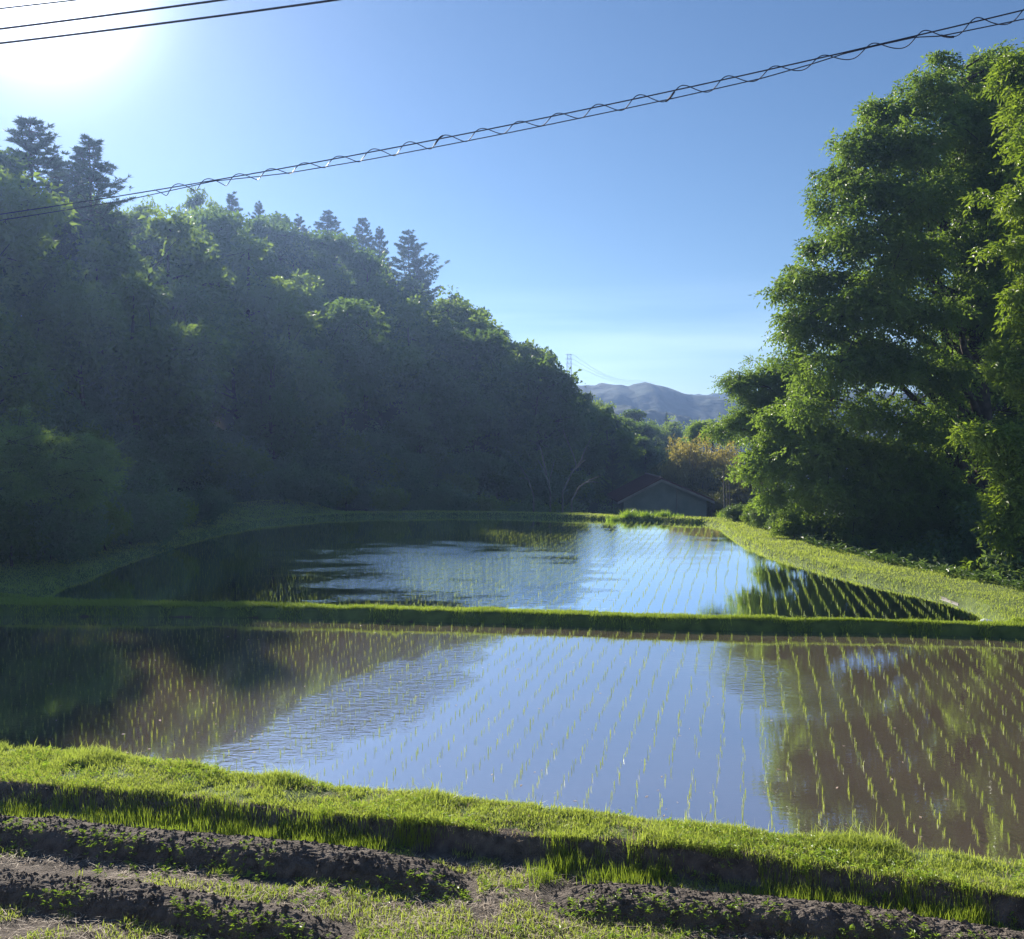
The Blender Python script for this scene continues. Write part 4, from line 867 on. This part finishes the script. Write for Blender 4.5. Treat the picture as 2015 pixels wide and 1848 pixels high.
# tall grass clumps on the far bank in front of the shed
def tall_clump(px, Y_, w, h, lab, seed):
    q_ = np.random.default_rng(seed); x0 = (px - CX) / F * Y_; z = gz(x0, Y_); n = 240
    a = q_.uniform(0, 6.28, n); rr = np.minimum(np.abs(q_.normal(size=n)), 1.7) * w * .40; P = np.stack([rr * np.cos(a), rr * np.sin(a) * .5, 0 * a - .05], 1)
    o = blades('tall_grass_clump', P, q_.uniform(.5, 1.05, n) * h * .68, .024, 'weed', lab, seed, .85); del o['kind']; o['group'] = 'grass clumps on the far bank'; o['category'] = 'grass clump'; o.location = (x0, Y_, z)
for px, w, h, lab in [(1210, .7, .75, 'leftmost tall grass clump before the shed'), (1240, .8, .8, 'grass clump under the left eave of the shed'), (1275, .7, .7, 'grass clump left of the shed wall middle'), (1305, .6, .7, 'grass clump below the shed ridge'), (1335, .5, .55, 'short grass clump below the right roof slope'), (1366, .7, .75, 'grass clump at the right corner of the shed'), (1398, .4, 1.1, 'narrow upright clump just right of the shed'), (1422, .3, 1.0, 'narrow blades beside the tall clump right of the shed')]:
    tall_clump(px, 48.5, w * .9, h, lab, int(px))
n = 60; 
for i, (px, lab) in enumerate([(1452, 'brown seedhead reeds where the right bank bends'), (1482, 'brown dry reeds at the foot of the right trees'), (1508, 'taller dry reeds nearest the right trees')]):
    mb = MB(); q_ = np.random.default_rng(900 + i); Y_ = 50.0; x0 = (px - CX) / F * Y_
    for j in range(14):
        xx, yy2 = q_.normal() * .3, q_.normal() * .3; hh_ = q_.uniform(.8, 1.35); mb.tube([(xx, yy2, -.1), (xx + q_.normal() * .05, yy2, hh_)], .012, 4); mb.tube([(xx, yy2, hh_ - .02), (xx + .03, yy2, hh_ + .16), (xx + .05, yy2, hh_ + .22)], [.02, .035, .008], 5)
    o = mb.build('reed_clump', M['straw']); o.location = (x0, Y_, gz(x0, Y_)); tag(o, lab, 'reeds', 'dry reeds by the right bank')
for i, (px, Y_, s) in enumerate([(1450, 46, .55), (1480, 44, .6), (1510, 42.5, .65), (1535, 40.5, .6), (1565, 38, .6), (1500, 47, .7), (1540, 44, .7)]):
    put_shrub(i % 3, px, 0, Y_, s, 'low pale green bush on the back of the right bank bend', 'low bushes on the right bank')

# ------------------------------------------------------------------ rice
vp = np.array([(1467 - CX) / F, 1.0]); vp /= np.linalg.norm(vp); pn = np.array([vp[1], -vp[0]])
def grid_pts(y0, y1, test, a0=0.0):
    I = np.arange(-140, 140) * .30 + a0; J = np.arange(0, 420) * .17
    A, B = np.meshgrid(I, J); q_ = np.random.default_rng(77); A = A + q_.normal(size=A.shape) * .018 + .035 * np.sin(B * .9 + I[None] * 5.1) * np.sin(B * .31 + I[None]) + .03 * np.sin(B * .35 + I[None] * .0); B = B + q_.normal(size=B.shape) * .02 + q_.uniform(0, .16, (1, A.shape[1]))
    P = A.ravel()[:, None] * pn + B.ravel()[:, None] * vp
    P = P[q_.random(len(P)) > .10]; u = CX + F * P[:, 0] / np.maximum(P[:, 1], 1)
    P = P[(P[:, 1] > y0) & (P[:, 1] < y1) & (u > -60) & (u < 2080)]
    return P[test(P)]
r1 = grid_pts(8, 24, lambda P: (P[:, 1] > YW(P[:, 0]) + .42) & (P[:, 1] < YM0(P[:, 0]) - .22), .02)
r2 = grid_pts(20, 56, lambda P: poly_sd(P, FPOLY) < -.45, .11)
print('rice', len(r1), len(r2))
o_ = np.argsort(r1[:, 1]); r1 = r1[o_]
def rice_mesh(seed, n=5, h=.13):
    q_ = np.random.default_rng(seed); V = []; Q_ = []; T_ = []; k = 0
    for i in range(n):
        a = q_.uniform(0, 6.28); ln = q_.uniform(.05, .4); hh_ = h * q_.uniform(.6, 1.15); w = .0043; s = np.array([math.cos(a + 1.5), math.sin(a + 1.5), 0]); d = np.array([math.cos(a), math.sin(a), 0]); b = d * q_.uniform(0, .008)
        m_ = b + np.array([0, 0, .55 * hh_]) + d * ln * hh_ * .4; t = b + np.array([0, 0, hh_ * (1 - ln * .3)]) + d * ln * hh_
        V += [b - s * w * .5 - [0, 0, .03], b + s * w * .5 - [0, 0, .03], m_ + s * w * .5, m_ - s * w * .5, t]; Q_.append((k, k + 1, k + 2, k + 3)); T_.append((k + 3, k + 2, k + 4)); k += 5
    return np.array(V), np.array(Q_), np.array(T_)
rp = []
for i in range(8):
    V, Q_, T_ = rice_mesh(500 + i, 3 + i % 3, .072 + .008 * (i % 4)); q_ = np.random.default_rng(i)
    rp.append(mesh_obj('rice_seedling', V, [Q_, T_], M['rice'], v=np.repeat(q_.random(len(V) // 5), 5)))
for i in range(300):
    p = r1[i]; k = i % 8; o = rp[k] if i < 8 else rp[k].copy()
    if i >= 8: C.objects.link(o)
    o.location = (p[0], p[1], 0); o.rotation_euler = (0, 0, r_.uniform(0, 6.28)); s = r_.uniform(.75, 1.2); o.scale = (s, s, s)
    tag(o, 'young green rice seedling standing in the near paddy close to the front bank', 'rice seedling', 'rice seedlings in the near paddy')
rest = np.concatenate([np.concatenate([r1[300:], np.zeros((len(r1) - 300, 1))], 1), np.concatenate([r2, np.full((len(r2), 1), ZW2)], 1)])
VV, QQ, TT, vv = [], [], [], []; kk = 0; q_ = np.random.default_rng(78)
pick = q_.integers(0, 8, len(rest))
for k in range(8):
    V, Q_, T_ = rice_mesh(500 + k, 3 + k % 3, .072 + .008 * (k % 4)); P = rest[pick == k]; n = len(P); a = q_.uniform(0, 6.28, n); s = q_.uniform(.7, 1.2, n) * np.where(P[:, 2] > 0, .9, 1)
    wid = np.clip(P[:, 1] / 16, 1, 2.2)
    ca, sa = np.cos(a) * s, np.sin(a) * s
    Vn = np.stack([V[None, :, 0] * ca[:, None] - V[None, :, 1] * sa[:, None], V[None, :, 0] * sa[:, None] + V[None, :, 1] * ca[:, None], V[None, :, 2] * s[:, None]], -1)
    Vn = Vn + P[:, None]; VV.append(Vn.reshape(-1, 3)); of = (np.arange(n) * len(V))[:, None, None] + kk
    QQ.append((Q_[None] + of).reshape(-1, 4)); TT.append((T_[None] + of).reshape(-1, 3)); kk += n * len(V); vv.append(np.repeat(q_.random(n), len(V)))
tag(mesh_obj('rice_rows', np.concatenate(VV), [np.concatenate(QQ), np.concatenate(TT)], M['rice'], v=np.concatenate(vv)), 'rows of young rice seedlings filling both flooded paddies', 'rice', kind='stuff')

# ------------------------------------------------------------------ small things by the water
p = gr(1945, 1210, ZM + .08); mb = MB(); q_ = np.random.default_rng(5)
th = np.linspace(0, np.pi, 9); phs = np.linspace(0, 2 * np.pi, 14, endpoint=False); V = []
for t in th:
    for f in phs:
        d = np.array([math.sin(t) * math.cos(f), math.sin(t) * math.sin(f), math.cos(t)]); k = 1 + .22 * float(vnoise(np.array([d[0] * 2 + 5]), np.array([d[1] * 2 + d[2] + 5]), 3)[0]); V.append(d * k * np.array([.20, .13, .12]))
q4 = [(i * 14 + j, (i + 1) * 14 + j, (i + 1) * 14 + (j + 1) % 14, i * 14 + (j + 1) % 14) for i in range(8) for j in range(14)]
mb.add(V, q4); o = mb.build('stone', M['stone']); o.location = (p[0], p[1], gz(p[0], p[1]) + .13); o.rotation_euler = (.1, .2, -.4); tag(o, 'pale grey-white stone lying in the grass at the right end of the middle bank', 'stone')
a_ = gr(1838, 1172, ZW2); b__ = gr(1888, 1190, ZW2); dd = unit((b__ - a_)[None])[0]; L = np.linalg.norm(b__ - a_)
mb = MB(); mb.box(0, L * .55, -.012, .012, -.05, .045); mb.box(L * .58, L, -.03, -.008, -.05, .035)
o = mb.build('edging_board', M['pale']); o.location = tuple(a_); o.rotation_euler = (0, 0, math.atan2(dd[1], dd[0])); tag(o, 'weathered pale board edging the water at the right corner of the far paddy', 'board')

q_ = np.random.default_rng(61); n = 260
x = q_.uniform(-8, 8, n); t = q_.random(n) ** 2.2; y = YW(x) + .42 + t * (YM0(x) - YW(x) - .8)
D = np.stack([q_.normal(size=n), q_.normal(size=n), np.zeros(n)], 1); L = q_.uniform(.015, .07, n)
V, Qd = diamonds(np.stack([x, y, np.full(n, .006)], 1), D, np.tile([0, 0, 1.0], (n, 1)), L, L * q_.uniform(.15, .5, n), 0)
V[:, 2] = np.maximum(V[:, 2], .004)
tag(mesh_obj('floating_straw', V, Qd, M['straw'], v=np.repeat(q_.random(n), 4)), 'bits of dry straw and leaf afloat on the near paddy water', 'debris', kind='stuff')

# ------------------------------------------------------------------ air
mb = MB(); mb.box(-1400, 1400, -260, 1500, -48, 47)
m, t, o = new_mat('haze_air'); pv = t.nodes.new('ShaderNodeVolumePrincipled'); pv.inputs['Color'].default_value = (0.36, 0.56, 1.0, 1)
pv.inputs['Density'].default_value = 0.00055; pv.inputs['Anisotropy'].default_value = 0.6; t.links.new(pv.outputs[0], o.inputs['Volume'])
tag(mb.build('haze', m), kind='stuff')
